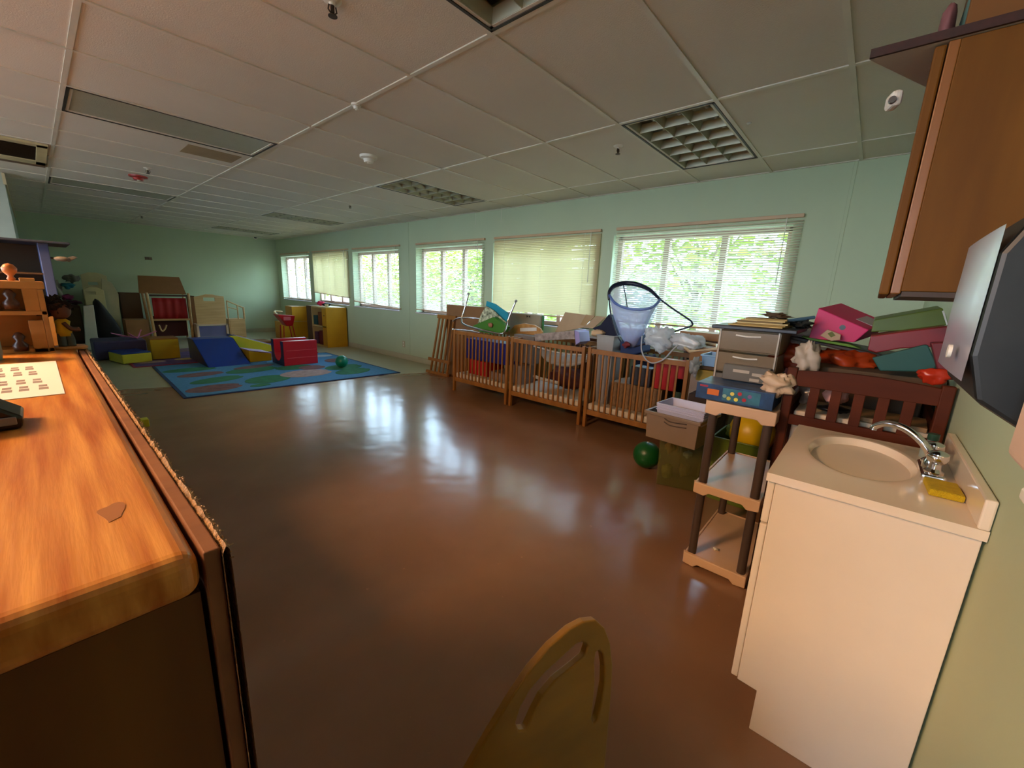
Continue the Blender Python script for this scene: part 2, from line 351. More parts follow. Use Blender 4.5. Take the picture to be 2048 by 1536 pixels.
# ------------------------------------------------------------------ outdoors
m_leaf = mat('leaves', '#7fa044', 0.5, var=0.45, scale=1.2, col2='#b7c653'); m_bark = mat('bark', '#8a7a66', 0.8, var=.3, scale=20)
struct(MB().box((-40, -30, -.35), (60, 45, -.25)).build('ground', mat('pale_concrete', '#a8a49a', 0.8, var=.1)))
labs = ['leafy tree outside the widest window', 'leafy tree outside between the two nearest windows', 'leafy tree outside the window behind the upturned chair',
        'leafy tree outside past the wall joint', 'leafy tree outside near the far corner windows', 'leafy tree outside beyond the far corner', 'leafy tree outside furthest along the row']
for k, (x, y, r) in enumerate([(8.2, -1.2, 1.65), (8.6, 2.7, 1.7), (8.4, 6.6, 1.7), (10.5, 11.2, 1.8), (12.0, 16.6, 2.0), (12.5, 22.4, 2.2), (13, 28.5, 2.3)]):
    tr = thing('tree', labs[k], 'tree', (x, y, -.25), 0, 'trees outside the windows'); random.seed(40 + k); lf = MB()
    for i in range(4200):
        d = Vector((random.gauss(0, 1), random.gauss(0, 1), random.gauss(0, 1))).normalized() * (random.random() ** .4)
        p = Vector((d.x * r, d.y * r * 1.3, 2.4 + d.z * 1.9)); 
        if p.z < .8: continue
        R = Matrix.Rotation(random.uniform(0, 6.3), 3, 'Z') @ Matrix.Rotation(random.uniform(-.9, .9), 3, 'X'); q = random.uniform(.07, .13)
        lf.add([p + R @ Vector(v) * q for v in ((-1, 0, 0), (0, -.5, .1), (1, 0, 0), (0, .5, .1))], [[0, 1, 2, 3]])
    lf.build('foliage', m_leaf, tr)
    bk = MB().tube([(0, 0, 0), (.05, 0, 1.2), (0, .1, 2.6)], [.09, .07, .03], 8)
    for q in range(5): a_ = q * 1.3; bk.tube([(.03, 0, 1.2 + .15 * q), (math.cos(a_) * .9, math.sin(a_) * .9, 2.4 + .2 * q)], [.03, .012], 6)
    bk.build('trunk', m_bark, tr, smooth=True)
tag(MB().box((14, -10, -.25), (14.25, 40, 1.25)).build('boundary_wall', mat('white_render', '#d8d2c6', .7)), 'low pale wall outside beyond the trees', 'wall')

# ------------------------------------------------------------------ ceiling lights
m_trim_dark = mat('light_frame_shadow_gap', '#2a231c', 0.5); m_refl = mat('louver_aluminium', '#a6a38c', 0.4, metal=0.3); m_lens = mat('prismatic_lens', '#a8a894', 0.35, bump=.3, bscale=200)
m_tube = mat('unlit_tube', '#d8d6c6', 0.4)
llab = ['unlit louvred ceiling light at the top edge of the photo, nearest', 'large unlit louvred ceiling light nearest the sink cabinet', 'flat unlit ceiling panel, the longer one at left',
        'unlit louvred ceiling light, second along the window wall', 'flat unlit ceiling panel behind the red alarm', 'unlit louvred ceiling light, third along the window wall', 'unlit louvred ceiling light furthest away in the corner']
def troffer(ci, cj, kind, label, lit=False):
    x0, y0 = GX0 + ci * GX, GY0 + cj * GY; x1, y1 = x0 + GX, y0 + GY
    t = thing('ceiling_light', label, 'ceiling light', (x0, y0, H), 0, 'ceiling lights'); lx, ly = GX, GY; e = .014
    f = MB()
    for A, B in (((e, e, -.008), (lx - e, e + .014, .0)), ((e, ly - e - .014, -.008), (lx - e, ly - e, .0)), ((e, e, -.008), (e + .014, ly - e, .0)), ((lx - e - .014, e, -.008), (lx - e, ly - e, .0))): f.box(A, B)
    f.build('dark_edge', m_trim_dark, t)
    f = MB(); e2 = e + .014
    for A, B in (((e2, e2, -.004), (lx - e2, e2 + .016, .012)), ((e2, ly - e2 - .016, -.004), (lx - e2, ly - e2, .012)), ((e2, e2, -.004), (e2 + .016, ly - e2, .012)), ((lx - e2 - .016, e2, -.004), (lx - e2, ly - e2, .012))): f.box(A, B)
    f.build('frame', m_tbar, t)
    h = MB(); h.box((.0, .0, .1), (lx, ly, .11)); h.box((0, 0, 0), (.01, ly, .11)); h.box((lx - .01, 0, 0), (lx, ly, .11)); h.box((0, 0, 0), (lx, .01, .11)); h.box((0, ly - .01, 0), (lx, ly, .11))
    h.build('housing', m_refl, t)
    if lit:
        m = mat('lit_diffuser', '#ffffff', .5, emit=WARM, estr=LAMP)
        MB().box((e2, e2, .0), (lx - e2, ly - e2, .006)).build('diffuser', m, t); return t
    if kind == 'flat':
        MB().box((e2, e2, .002), (lx - e2, ly - e2, .008)).build('lens', m_lens, t); return t
    lv = MB(); nx, ny = 6, 3; a0 = e2 + .016; LX_, LY_ = lx - 2 * a0, ly - 2 * a0
    def blade(p, q, along):
        if along == 'x': lv.prism([(p, q - .002, -.002), (p, q + .002, -.002), (p, q + .02, .05), (p, q - .02, .05)], (LX_, 0, 0))
        else: lv.prism([(p - .002, q, -.002), (p + .002, q, -.002), (p + .014, q, .05), (p - .014, q, .05)], (0, LY_, 0))
    for q in range(ny + 1): blade(a0, a0 + LY_ * q / ny, 'x')
    for q in range(nx + 1): blade(a0 + LX_ * q / nx, a0, 'y')
    lv.build('louver', m_refl, t)
    for q in range(3): MB().tube([(.06, a0 + LY_ * (q + .5) / 3, .075), (lx - .06, a0 + LY_ * (q + .5) / 3, .075)], .013, 10).build('fluorescent_tube', m_tube, t, smooth='auto')
    return t
for (i, j, k), lb in zip(LIGHTS, llab): troffer(i, j, k if k == 'flat' else 'louver', lb)
troffer(LAMPC[0], LAMPC[1], 'x', 'lit warm ceiling light added out of view over the counter side of the room', lit=True)  # unseen fixture added to give the warm light on the counter side
# return air grille at left
p = PZ(60, 325, H); vx0, vx1, vy0, vy1 = GX0 - 1.19, GX0 - .03, 5.83, 6.98
v = thing('air_grille', 'cream framed dark air return grille in the ceiling at the left edge', 'vent', (vx0, vy0, H)); m_cream = mat('cream_metal', '#c9b98c', .4)
ll = vx1 - vx0; lw = vy1 - vy0; f = MB()
for A, B in (((0, 0, -.02), (ll, .10, 0)), ((0, lw - .30, -.02), (ll, lw - .12, 0)), ((0, 0, -.02), (.06, lw, 0)), ((ll - .07, 0, -.02), (ll, lw - .12, 0)), ((ll * .62, 0, -.02), (ll * .62 + .03, lw - .3, 0))): f.box(A, B)
f.build('frame', m_cream, v, bevel=.003)
MB().box((.0, lw - .12, -.02), (ll, lw, .0)).build('lower_flange', mat('brown_flange', '#6d5138', .6), v)
MB().box((.05, .05, -.006), (ll - .05, lw - .2, -.002)).build('backing', m_dark, v)
s = MB()
for q in range(20): s.cbox((ll / 2, .12 + q * .036, -.01), (ll - .14, .022, .0015), rx=.7)
s.build('louver_blades', mat('dark_bronze', '#3a2c1c', .5), v)
# sprinklers, detectors
def sprinkler(px, py, lab):
    q = PZ(px, py, H); t = thing('sprinkler_head', lab, 'sprinkler', (q.x, q.y, H - .0), 0, 'sprinkler heads')
    MB().lathe((0, 0, 0), [(.0, 0), (.038, 0), (.03, -.008), (.014, -.012), (.012, -.02), (0, -.02)]).build('escutcheon', m_tbar, t, smooth='auto')
    k = MB().tube([(0, 0, -.01), (0, 0, -.045)], .008, 8); k.tube([(-.014, 0, -.02), (-.018, 0, -.038), (0, 0, -.055)], .003, 6); k.tube([(.014, 0, -.02), (.018, 0, -.038), (0, 0, -.055)], .003, 6)
    k.lathe((0, 0, -.055), [(0, 0), (.018, 0), (.018, -.003), (0, -.003)]); k.build('deflector', mat('bronze', '#4a3c30', .4, metal=.6), t, smooth='auto')
sprinkler(1237, 292, 'sprinkler head beside the large louvred light'); sprinkler(700, 408, 'sprinkler head above the middle windows')
sprinkler(295, 336, 'sprinkler head close to the red alarm'); sprinkler(664, 0, 'sprinkler head cut by the top edge of the photo'); sprinkler(283, 430, 'sprinkler head furthest back on the left')
def detector(px, py, r, h, mm, name, lab, cat):
    q = PZ(px, py, H); t = thing(name, lab, cat, (q.x, q.y, H))
    MB().lathe((0, 0, 0), [(0, 0), (r, 0), (r * .98, -h * .35), (r * .6, -h * .5), (r * .5, -h), (0, -h)], 28).build('housing', mm, t, smooth='auto')
    MB().lathe((0, 0, -h), [(0, .001), (r * .2, .0), (r * .15, -.006), (0, -.007)], 14).build('sensor', m_tbar, t, smooth='auto')
detector(737, 312, .075, .055, m_white, 'smoke_detector', 'white smoke detector on the ceiling, larger of two near the middle', 'smoke detector')
detector(712, 208, .03, .03, m_white, 'occupancy_sensor', 'small white round fitting on the ceiling beyond the nearest light', 'ceiling fitting')
detector(276, 352, .085, .045, mat('alarm_red', '#a02a22', .35), 'fire_alarm', 'round red fire alarm on the ceiling at left', 'alarm')
detector(1498, 246, .016, .008, m_white, 'ceiling_button', 'tiny white button on the ceiling right of the large louvred light', 'ceiling fitting')
q = PY(510, 474, D); t = thing('dome_camera', 'small dark dome camera high on the far wall near the corner', 'camera', (q.x, D, q.z))
MB().lathe((0, -.0, 0), [(0, 0), (.06, 0), (.06, -.03), (0, -.03)], 20, axis='y').build('base', m_tbar, t, smooth='auto')
MB().ball((0, -.04, 0), .04).build('dome', m_dark, t, smooth=True)
q = PY(297, 517, D); t = thing('wall_hook', 'small brown hook on the far wall above the playhouse', 'hook', (q.x, D, q.z))
MB().box((-.06, -.01, -.03), (.06, 0, .03)).build('plate', mat('brown_plate', '#7d6a55', .5), t, bevel=.004); MB().tube([(0, -.01, 0), (0, -.05, -.01), (0, -.06, .02)], .008).build('peg', MATS['brown_plate'], t)
# thermostat on the window wall
q = PX(808, 688, W); t = thing('wall_socket', 'beige wall outlet cover below the conduit between the windows', 'outlet', (W, q.y, q.z))
MB().box((-.012, -.04, -.06), (0, .04, .06)).build('cover_plate', mat('ivory', '#b8ae8e', .4), t, bevel=.004)
for s_ in (-.025, .025): MB().box((-.015, -.014, s_ - .014), (-.012, .014, s_ + .014)).build('receptacle', m_white, t, bevel=.002)
for px, lab in ((951, 'thin white string hanging from the ceiling, left of two'), (1003, 'thin white string hanging from the ceiling, right of two')):
    q = PX(px, 415, W - .12); tag(MB().tube([(q.x, q.y, H), (q.x, q.y, H - .2)], .002, 5).build('hanging_string', m_white), lab, 'string', 'strings hanging above the windows')

# ------------------------------------------------------------------ left storage counter
CT = 1.15; cx, cy = .041, .275; CL = 1.325
w_top = wood('varnished_plywood', '#ac5c16', '#dc9c4c', .35, stretch=(55, 3.5, 14), coat=.2, scale=1.6)
w_end = wood('plywood_end', '#5c340c', '#744a14', .5, stretch=(8, 8, 1.0), scale=2.0)
w_edge = wood('cork_edge', '#7a4c30', '#8c5c3a', .7)
t = thing('storage_counter', 'tall varnished plywood storage counter in the left foreground', 'counter', (cx, cy, 0))
top = MB().box((-.42, -.004, CT - .029), (.001, CL - cy, CT)); top.build('counter_top', w_top, t, bevel=.010, seg=5)
MB().box((-.415, .004, 0), (.0, .022, CT - .030)).build('end_panel', w_end, t)
MB().box((-.415, CL - cy - .022, 0), (-.004, CL - cy - .004, CT - .030)).build('end_panel', w_end, t)
MB().box((-.010, .0225, 0), (.0, CL - cy - .003, CT - .030)).build('back_panel', w_end, t)
MB().box((-.415, .02, .02), (-.012, CL - cy - .02, .04)).build('bottom_shelf', w_end, t)
MB().box((-.415, .02, .6), (-.012, CL - cy - .02, .62)).build('shelf', w_end, t)
MB().box((.003, -.001, 0), (.0115, CL - cy, CT - .003)).build('edge_board', w_edge, t, bevel=.001)
# fuzzy cork/carpet sheet fixed on the back
random.seed(3); fz = MB(); n = 150
rows = []
for i in range(n + 1):
    y = -.004 + (CL - cy + .01) * i / n; j = random.uniform(-.0016, .0016); k = random.uniform(-.002, .002)
    rows.append([Vector((.0120, y, 0)), Vector((.0120, y, CT - .006 + k * .6)), Vector((.0145 + j * .3, y, CT - .002 + k)), Vector((.0165 + j, y, CT - .005 + k)), Vector((.0165 + j * .5, y, CT - .02)), Vector((.0165, y, 0))])
fz.sheet(rows)
for i in range(900):
    y = random.uniform(-.004, CL - cy + .004); z = CT - random.uniform(0, .012) if random.random() < .8 else random.uniform(.8, CT); p = Vector((.016, y, z)); e = Vector((random.uniform(0, .002), random.uniform(-.0015, .0015), random.uniform(-.0015, .0015)))
    fz.tube([p - e * .3, p + e], [.0006, .0003], 4)
fz.build('frayed_carpet_backing', mat('tan_carpet', '#a9825a', .95, var=.4, scale=180, bump=.6, bscale=400), t)
# worn patch on the counter top
q = PZ(225, 1025, CT)
pt = [(q.x + (.006 + .002 * math.sin(3 * a)) * math.cos(a) * (1.0), q.y + (.017 + .005 * math.sin(2 * a + 1)) * math.sin(a), CT + .0002) for a in [2 * PI * i / 22 for i in range(22)]]
tag(MB().prism(pt, (0, 0, .0002)).build('worn_patch', mat('worn_grey_varnish', '#a0683c', .5)), 'grey worn patch in the varnish of the counter top', 'stain')
# paper
a = PZ(130, 788, CT); b_ = PZ(76, 725, CT); mp_ = thing('printed_sheet', 'white printed sheet of paper lying on the counter', 'paper', (0, a.y, CT))
MB().box((-.21, 0, .0004), (a.x, b_.y - a.y, .0009)).build('sheet', mat('paper', '#eee6e0', .6, var=.01), mp_)
ink = mat('grey_ink', '#8d7f7c', .7); bl = MB()
for rr in range(4):
    for cc in range(4):
        x = a.x - .014 - cc * .016 - rr * .004 + random.uniform(-.001, .001); y = .045 + rr * .055 + (.02 if rr > 1 else 0)
        bl.box((x - .009, y, .0009), (x, y + .016, .0011)); bl.box((x - .009, y + .022, .0009), (x - .001, y + .036, .0011))
bl.build('printing', ink, mp_)
# black tape dispenser casting a shadow
t = thing('tape_dispenser', 'black and grey desk gadget at the left edge of the counter', 'dispenser', (-.033, .66, CT))
MB().prism([(-.06, -.03, 0), (.005, -.03, 0), (.008, -.03, .012), (-.02, -.03, .035), (-.06, -.03, .04)], (0, .05, 0)).build('body', m_dark, t, bevel=.003)
MB().box((-.05, -.034, .006), (.003, -.0305, .014)).build('grey_strip', mat('grey_plastic', '#7a7672', .4), t, bevel=.001)
# wooden toy chest with round knob and cut-outs
m_toy = wood('toy_wood', '#a87438', '#c08a4a', .45)
k0 = PZ(95, 690, CT); yy = 1.25; xr = PY(104, 640, yy).x
def ZY(px, py, y=yy): return PY(px, py, y).z
t = thing('wooden_toy_cabinet', 'small wooden toy cabinet with a round knob on top, on the counter', 'toy', (xr - .02, yy, CT))
z1, z2, z3 = ZY(60, 578) - CT, ZY(60, 563) - CT, ZY(60, 625) - CT
MB().box((-.11, -.002, z1), (.019, .07, z2)).build('roof_board', m_toy, t, bevel=.002)
MB().lathe((-.022, .03, z2), [(.004, 0), (.006, .004), (.0035, .009), (.0095, .017), (.0105, .024), (.006, .031), (0, .033)], 20).build('knob', wood('knob_wood', '#b06a34', '#c47a40', .4), t, smooth=True)
f = MB(); f.box((-.11, .0, z3 - .005), (.016, .07, z3 + .003)); f.box((-.11, 0, 0), (.016, .07, .008)); f.box((-.11, .06, 0), (.014, .068, z1)); f.box((.008, .0, 0), (.016, .07, z1)); f.box((-.11, .0, 0), (-.1, .07, z1))
f.build('shelves', m_toy, t, bevel=.001)
for lvl in (0, z3 + .003):
    MB().lathe((-.028, .0, lvl + .004), [(.0095, 0), (.011, .012), (.005, .02), (.009, .028), (.005, .035), (.002, .037)], 14).build('turned_peg', wood('dark_peg', '#3a1c0a', '#4c2812', .4), t, smooth=True)
    MB().box((-.012, .0, lvl), (.008, .02, lvl + z3 * .8)).build('door', m_toy, t, bevel=.001)
# doll on a round base
q = PZ(142, 697, CT); t = thing('doll', 'small doll with dark curly hair, yellow shirt and grey trousers on a round base', 'doll', (q.x, q.y, CT)); s_ = .62
MB().lathe((0, 0, 0), [(0, 0), (.026, 0), (.027, .003), (.025, .006), (0, .006)], 24).build('round_base', m_toy, t, smooth='auto')
fg = MB(); fg.tube(spline([(-.010, 0, .006), (-.010, 0, .02), (-.009, .0, .035)], 4), .0075, 10); fg.tube(spline([(.002, .002, .006), (.002, .002, .02), (-.001, 0, .035)], 4), .0075, 10)
fg.build('trousers', mat('slate_cloth', '#4c5652', .8), t, smooth=True)
MB().lathe((-.005, 0, .026), [(.0, 0), (.011, .001), (.012, .012), (.010, .024), (.012, .032), (.006, .037), (0, .038)], 16, sy=.8).build('shirt', mat('yellow_cloth', '#c2a010', .8), t, smooth=True)
for sy_ in (-1, 1): MB().tube(spline([(-.004, .010 * sy_, .056), (.006, .013 * sy_, .042), (.018, .009 * sy_, .041)], 4), [.0045] * 9 if False else .004, 8).build('arm', mat('doll_skin', '#5c3420', .6), t, smooth=True)
MB().ball((-.005, 0, .080), .016, sz=1.1).build('head', MATS['doll_skin'], t, smooth=True)
MB().blob((-.012, .006, .088), (.036, .030, .027), .5, 9, 30, 5).build('hair', mat('dark_curly_hair', '#23140d', .9, var=.4, scale=150, bump=.8, bscale=300), t, smooth=True)
# grey-green bottle at the far left edge
q = PZ(8, 712, CT); t = thing('bottle', 'grey-green bottle cut by the left edge beside the toy cabinet', 'bottle', (q.x - .03, q.y - .05, CT))
MB().lathe((0, 0, 0), [(0, 0), (.030, 0), (.032, .01), (.032, .06), (.026, .08), (.012, .092), (.012, .1), (0, .1)], 24).build('body', mat('greygreen_plastic', '#78887c', .4), t, smooth='auto')
MB().lathe((0, 0, .1), [(0, 0), (.014, 0), (.014, .016), (0, .016)], 20).build('cap', MATS['greygreen_plastic'], t, smooth='auto')

# ------------------------------------------------------------------ things beyond the counter on the left
m_card = mat('cardboard', '#8d6640', .8, var=.08); m_cardd = mat('cardboard_dark', '#5b452e', .8, var=.08)
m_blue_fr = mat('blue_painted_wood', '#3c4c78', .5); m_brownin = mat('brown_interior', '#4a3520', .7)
yy = 2.3; P_ = lambda px, py: PY(px, py, yy)
zt, zb = P_(60, 484).z, P_(60, 600).z; xr = P_(106, 540).x
lowb = thing('bookcase', 'wooden bookcase carrying the dollhouse, with an unseen row added to shade the floor', 'bookcase', (.04, 2.2, 0))
MB().box((-.5, .01, 0), (-.01, .5, zb - .02)).build('carcass', m_toy, lowb); MB().box((-.52, 0, zb - .02), (0, .52, zb)).build('top_board', m_toy, lowb, bevel=.003)
MB().box((-.5, -.8, 0), (-.1, .01, 1.12)).build('carcass', m_toy, lowb); MB().box((-.5, .5, 0), (-.08, 5.5, 1.12)).build('carcass', m_toy, lowb)  # unseen carcasses added along the counter line to shade the floor
t = thing('dollhouse', 'blue-framed open wooden dollhouse with dark inside at left', 'dollhouse', (xr, yy, zb))
hh = zt - zb
MB().box((-.4, -.02, hh), (.055, .25, hh + .008)).build('roof_board', mat('slate_blue', '#2f3a4c', .5), t, bevel=.002)
MB().box((-.026, 0, 0), (0, .24, hh)).build('side_post', m_blue_fr, t, bevel=.002)
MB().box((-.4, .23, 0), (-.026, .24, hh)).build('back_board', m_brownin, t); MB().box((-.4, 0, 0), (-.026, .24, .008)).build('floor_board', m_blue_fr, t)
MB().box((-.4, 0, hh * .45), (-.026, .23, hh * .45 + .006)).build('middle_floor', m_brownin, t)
MB().ball((.028, .0, hh - .052), .013, sx=1.6, sz=.7).build('bird_ornament', mat('dove_grey', '#6c665c', .7), t, smooth=True)
MB().prism([(.03, 0, hh - .052), (.058, .0, hh - .038), (.070, .0, hh - .043), (.045, .0, hh - .062)], (0, .008, 0)).build('ornament_wing', MATS['dove_grey'], t, bevel=.002)
MB().tube([(-.005, .01, hh - .05), (.028, .005, hh - .052)], .004, 6).build('ornament_peg', m_dark, t)
# far left play furniture against the back wall
yb_ = 11.5; Q = lambda px, py, y=yb_: PY(px, py, y)
t = thing('brown_cupboard', 'tall brown cupboard by the far wall behind the doll', 'cupboard', (.05, yb_, 0)); zc = Q(140, 612).z; wc = Q(160, 612).x - .05
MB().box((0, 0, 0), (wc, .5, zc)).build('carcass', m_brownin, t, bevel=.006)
for sx in (0, 1): MB().box((.02 + sx * wc / 2, -.02, .06), (wc / 2 - .02 + sx * wc / 2, 0, zc - .04)).build('door', m_cardd, t, bevel=.004)
for px, py, w_, h_, c_, nm, lb in ((136, 596, .13, .07, '#8a2a58', 'fabric_bundle', 'crumpled magenta cloth on the brown cupboard'), (152, 606, .12, .06, '#6a4056', 'fabric_bundle', 'crumpled plum cloth at the right end of the brown cupboard'),
                                   (138, 572, .12, .07, '#39899a', 'fabric_bundle', 'crumpled teal cloth in the heap on the brown cupboard'), (146, 557, .12, .10, '#7b7466', 'fabric_bundle', 'crumpled grey cloth at the top of the heap'), (116, 580, .09, .22, '#a79c8c', 'fabric_bundle', 'pale upright roll of cloth beside the blue dollhouse post')):
    q = Q(px, py); tag(MB().blob((q.x, q.y + .25, q.z), (w_, .16, h_), .5, 5, 20, px).build(nm, mat('cloth_' + c_[1:], c_, .85, var=.15), smooth=True), lb, 'cloth', 'bundled cloths on the brown cupboard')
m_crm = mat('cream_board', '#c9bb8c', .5)
def slot_unit(lab, pl, pr, ptop, slot, y, z0=0.0):
    xl, xr_ = PY(pl, ptop, y).x, PY(pr, ptop, y).x; zt_ = PY((pl + pr) / 2, ptop, y).z; sc_ = PY(slot[0], slot[1], y); ww_ = xr_ - xl
    t = thing('play_unit', lab, 'play furniture', (xl, y, 0), 0, 'cream plywood play units with hand slots'); bm_ = MB()
    s0, s1 = sc_.x - xl - .07, sc_.x - xl + .07; u0, u1 = sc_.z - .03, sc_.z + .03
    bm_.box((0, 0, 0), (ww_, .02, u0)); bm_.box((0, 0, u0), (s0, .02, u1)); bm_.box((s1, 0, u0), (ww_, .02, u1))
    bm_.prism([(0, 0, u1), (ww_, 0, u1), (ww_, 0, zt_ - .06), (ww_ * .8, 0, zt_ - .02), (ww_ * .6, 0, zt_), (ww_ * .3, 0, zt_), (0, 0, zt_ - .05)], (0, .02, 0)); bm_.build('slotted_board', m_crm, t, bevel=.003)
    MB().box((0, .02, 0), (.02, .32, u0 - .1)).build('side_board', m_crm, t); MB().box((ww_ - .02, .02, 0), (ww_, .32, u0 - .1)).build('side_board', m_crm, t)
    MB().box((0.02, .05, .3), (ww_ - .02, .32, .32)).build('shelf', m_crm, t)
slot_unit('taller cream plywood play unit with a hand slot, behind the other', 160, 212, 545, (186, 567), 11.95)
slot_unit('shorter cream plywood play unit with a hand slot, in front', 166, 206, 574, (181, 586), 11.3)
tag(MB().prism([PY(a, b, 11.75) for a, b in [(203, 557), (223, 565), (237, 588), (241, 640), (243, 690), (215, 690), (205, 620)]], (0, .03, 0)).build('activity_panel', mat('pale_cream_board', '#c8c0a0', .5), bevel=.004), 'tall pale curved wooden panel leaning behind the black cloth bag', 'panel')
tag(MB().prism([PY(a, b, 10.4) for a, b in [(167, 612), (187, 610), (198, 690), (199, 700), (172, 700)]], (0, .12, 0)).build('upright_board', mat('white_melamine', '#c4c0b4', .4), bevel=.006), 'narrow white upright board left of the black cloth bag', 'panel')
poly = [(184, 594), (199, 598), (214, 618), (236, 645), (250, 668), (250, 688), (194, 690), (190, 650)]
bg_ = MB(); yy = 10.75; rows = []
for dy, sc in ((0, .8), (.12, 1.0), (.35, 1.0), (.48, .75)):
    pts = [PY(a, b, yy) for a, b in poly]; cen = sum(pts, Vector()) / len(pts)
    rr = [Vector((cen.x + (v_.x - cen.x) * sc, yy + dy, max(.01, cen.z + (v_.z - cen.z) * sc))) for v_ in pts]; rows.append(rr + [rr[0]])
bg_.sheet(rows); bg_.add(rows[0][:-1], [list(range(len(poly)))]); bg_.add(rows[-1][:-1], [list(range(len(poly)))])
tag(bg_.build('cloth_bag', mat('black_cloth', '#101113', .8), smooth=True, sub=1), 'large black cloth bag slumped in front of the pale curved panel', 'bag')
# brown panels
q0, q1 = PY(238, 585, 11.9), PY(286, 668, 11.9)
tag(MB().box((q0.x, 11.9, 0), (q1.x + .05, 12.2, q0.z)).build('cardboard_box', m_cardd, bevel=.004), 'tall dark cardboard box left of the playhouse', 'box')
q0, q1 = PY(250, 640, 11.2), PY(300, 668, 11.2)
tag(MB().box((q0.x, 11.2, 0), (q1.x, 11.6, q0.z)).build('cardboard_box', m_card, bevel=.004), 'lower tan cardboard box in front of the dark one', 'box')

# ------------------------------------------------------------------ far play area
m_birch = wood('birch_plywood', '#c59f68', '#d2b07c', .45)
# playhouse / puppet stand
y0 = 11.4; A = lambda px, py, y=y0: PY(px, py, y)
x0, x1 = A(300, 600).x, A(376, 600).x; zt = A(290, 585).z; zr = A(283, 551).z
t = thing('puppet_theatre', 'wooden play stand with red cloth curtain and brown cardboard roof', 'play stand', (x0, y0, 0)); ww = x1 - x0
for k, (px, py) in enumerate(((0, 0), (ww, 0), (0, .5), (ww, .5))): MB().tube([(px + (-.04 if px == 0 else .02), py, zt), (px, py, .0)], .025, 10).build('post', m_birch, t, smooth='auto')
MB().prism([(-.16, -.02, zt - .02), (ww - .02, -.02, zt - .02), (ww - .08, .12, zr), (-.12, .12, zr)], (0, .02, 0)).build('roof_panel', mat('roof_cardboard', '#8a5f38', .8), t, bevel=.003)
cu = MB(); rows = []
for i in range(25):
    x = .03 + (ww - .06) * i / 24; rows.append([Vector((x, .02 + .012 * math.sin(i * 1.1), z)) for z in (.45, .6, .75, .9)])
cu.sheet(rows); cu.build('red_curtain', mat('red_fabric', '#a01218', .6), t, smooth=True, solid=.006)
MB().box((.02, .3, .05), (ww - .02, .32, .5)).build('lower_panel', mat('dark_red_panel', '#4a1412', .6), t)
MB().box((0, -.01, .42), (ww, .02, .46)).build('rail', m_birch, t, bevel=.003); MB().box((0, -.01, .93), (ww, .02, .97)).build('rail', mat('dark_rail', '#4b3a2c', .5), t, bevel=.003)
MB().tube(spline([A(318, 650, 11.2), A(324, 662, 11.2), A(330, 658, 11.2), A(333, 650, 11.2)], 5), .014, 8).build('curved_hook', m_birch, t, smooth=True, world=True)
x2 = A(398, 600).x
t = thing('cardboard_box', 'narrow tan cardboard box squeezed between the red curtain stand and the birch kitchen', 'box', (x1 + .05, y0 + .05, 0))
MB().box((0, 0, 0), (.08, .35, .95)).build('carton', m_card, t, bevel=.004); MB().box((.0, -.001, .93), (.08, .1, .951)).build('flap', m_cardd, t)
# birch play kitchen
y0 = 11.2; x0, x1 = A(384, 600).x, A(443, 600).x; z1 = A(412, 588).z; z2 = A(412, 647).z
t = thing('play_kitchen', 'birch play kitchen back with hand cut-out above a mirrored shelf', 'play kitchen', (x0, y0, 0)); ww = x1 - x0
b_ = MB(); m0, m1 = ww * .3, ww * .68; za, zb_ = z1 - .15, z1 - .07
b_.box((0, 0, z2), (ww, .02, za)); b_.box((0, 0, za), (m0, .02, zb_)); b_.box((m1, 0, za), (ww, .02, zb_))
b_.prism([(0, 0, zb_), (ww, 0, zb_), (ww, 0, z1 - .04), (ww * .72, 0, z1 - .02), (ww * .62, 0, z1), (ww * .38, 0, z1), (ww * .3, 0, z1 - .02), (0, 0, z1 - .06)], (0, .02, 0)); b_.build('back_board', m_birch, t, bevel=.003)
f = MB(); f.box((-.02, -.02, 0), (.02, .3, z2)); f.box((ww - .02, -.02, 0), (ww + .02, .3, z2)); f.box((-.02, -.02, z2 - .03), (ww + .02, .3, z2)); f.box((-.02, -.02, .0), (ww + .02, .3, .05)); f.build('base_frame', mat('pale_pink_wood', '#d8bfa6', .45), t, bevel=.003)
MB().box((.02, .02, .06), (ww - .02, .03, z2 - .04)).build('mirror_panel', mat('mirror_sheet', '#8f95c8', .15, metal=.6), t)
x2 = A(486, 620).x; t = thing('toy_sink_unit', 'low birch play cabinet with open towel frame beside the play kitchen', 'play cabinet', (x1 + .06, y0 + .05, 0)); ww = x2 - x1 - .08; zc = A(465, 637).z
MB().box((0, 0, 0), (ww, .3, zc)).build('cabinet_body', m_birch, t, bevel=.004); MB().box((.02, -.012, .08), (ww - .02, .0, zc - .03)).build('door', m_birch, t, bevel=.003)
f = MB(); f.tube([(0.0, .0, zc), (0.0, 0, .86)], .014); f.tube([(ww * .6, 0, zc), (ww * .6, 0, .76)], .014); f.tube([(ww - .01, 0, zc), (ww - .01, 0, .72)], .02); f.tube([(0, 0, .86), (ww - .01, 0, .70)], .014); f.tube([(0, 0, .72), (ww * .6, 0, .66)], .01); f.build('towel_frame', m_birch, t, smooth='auto')
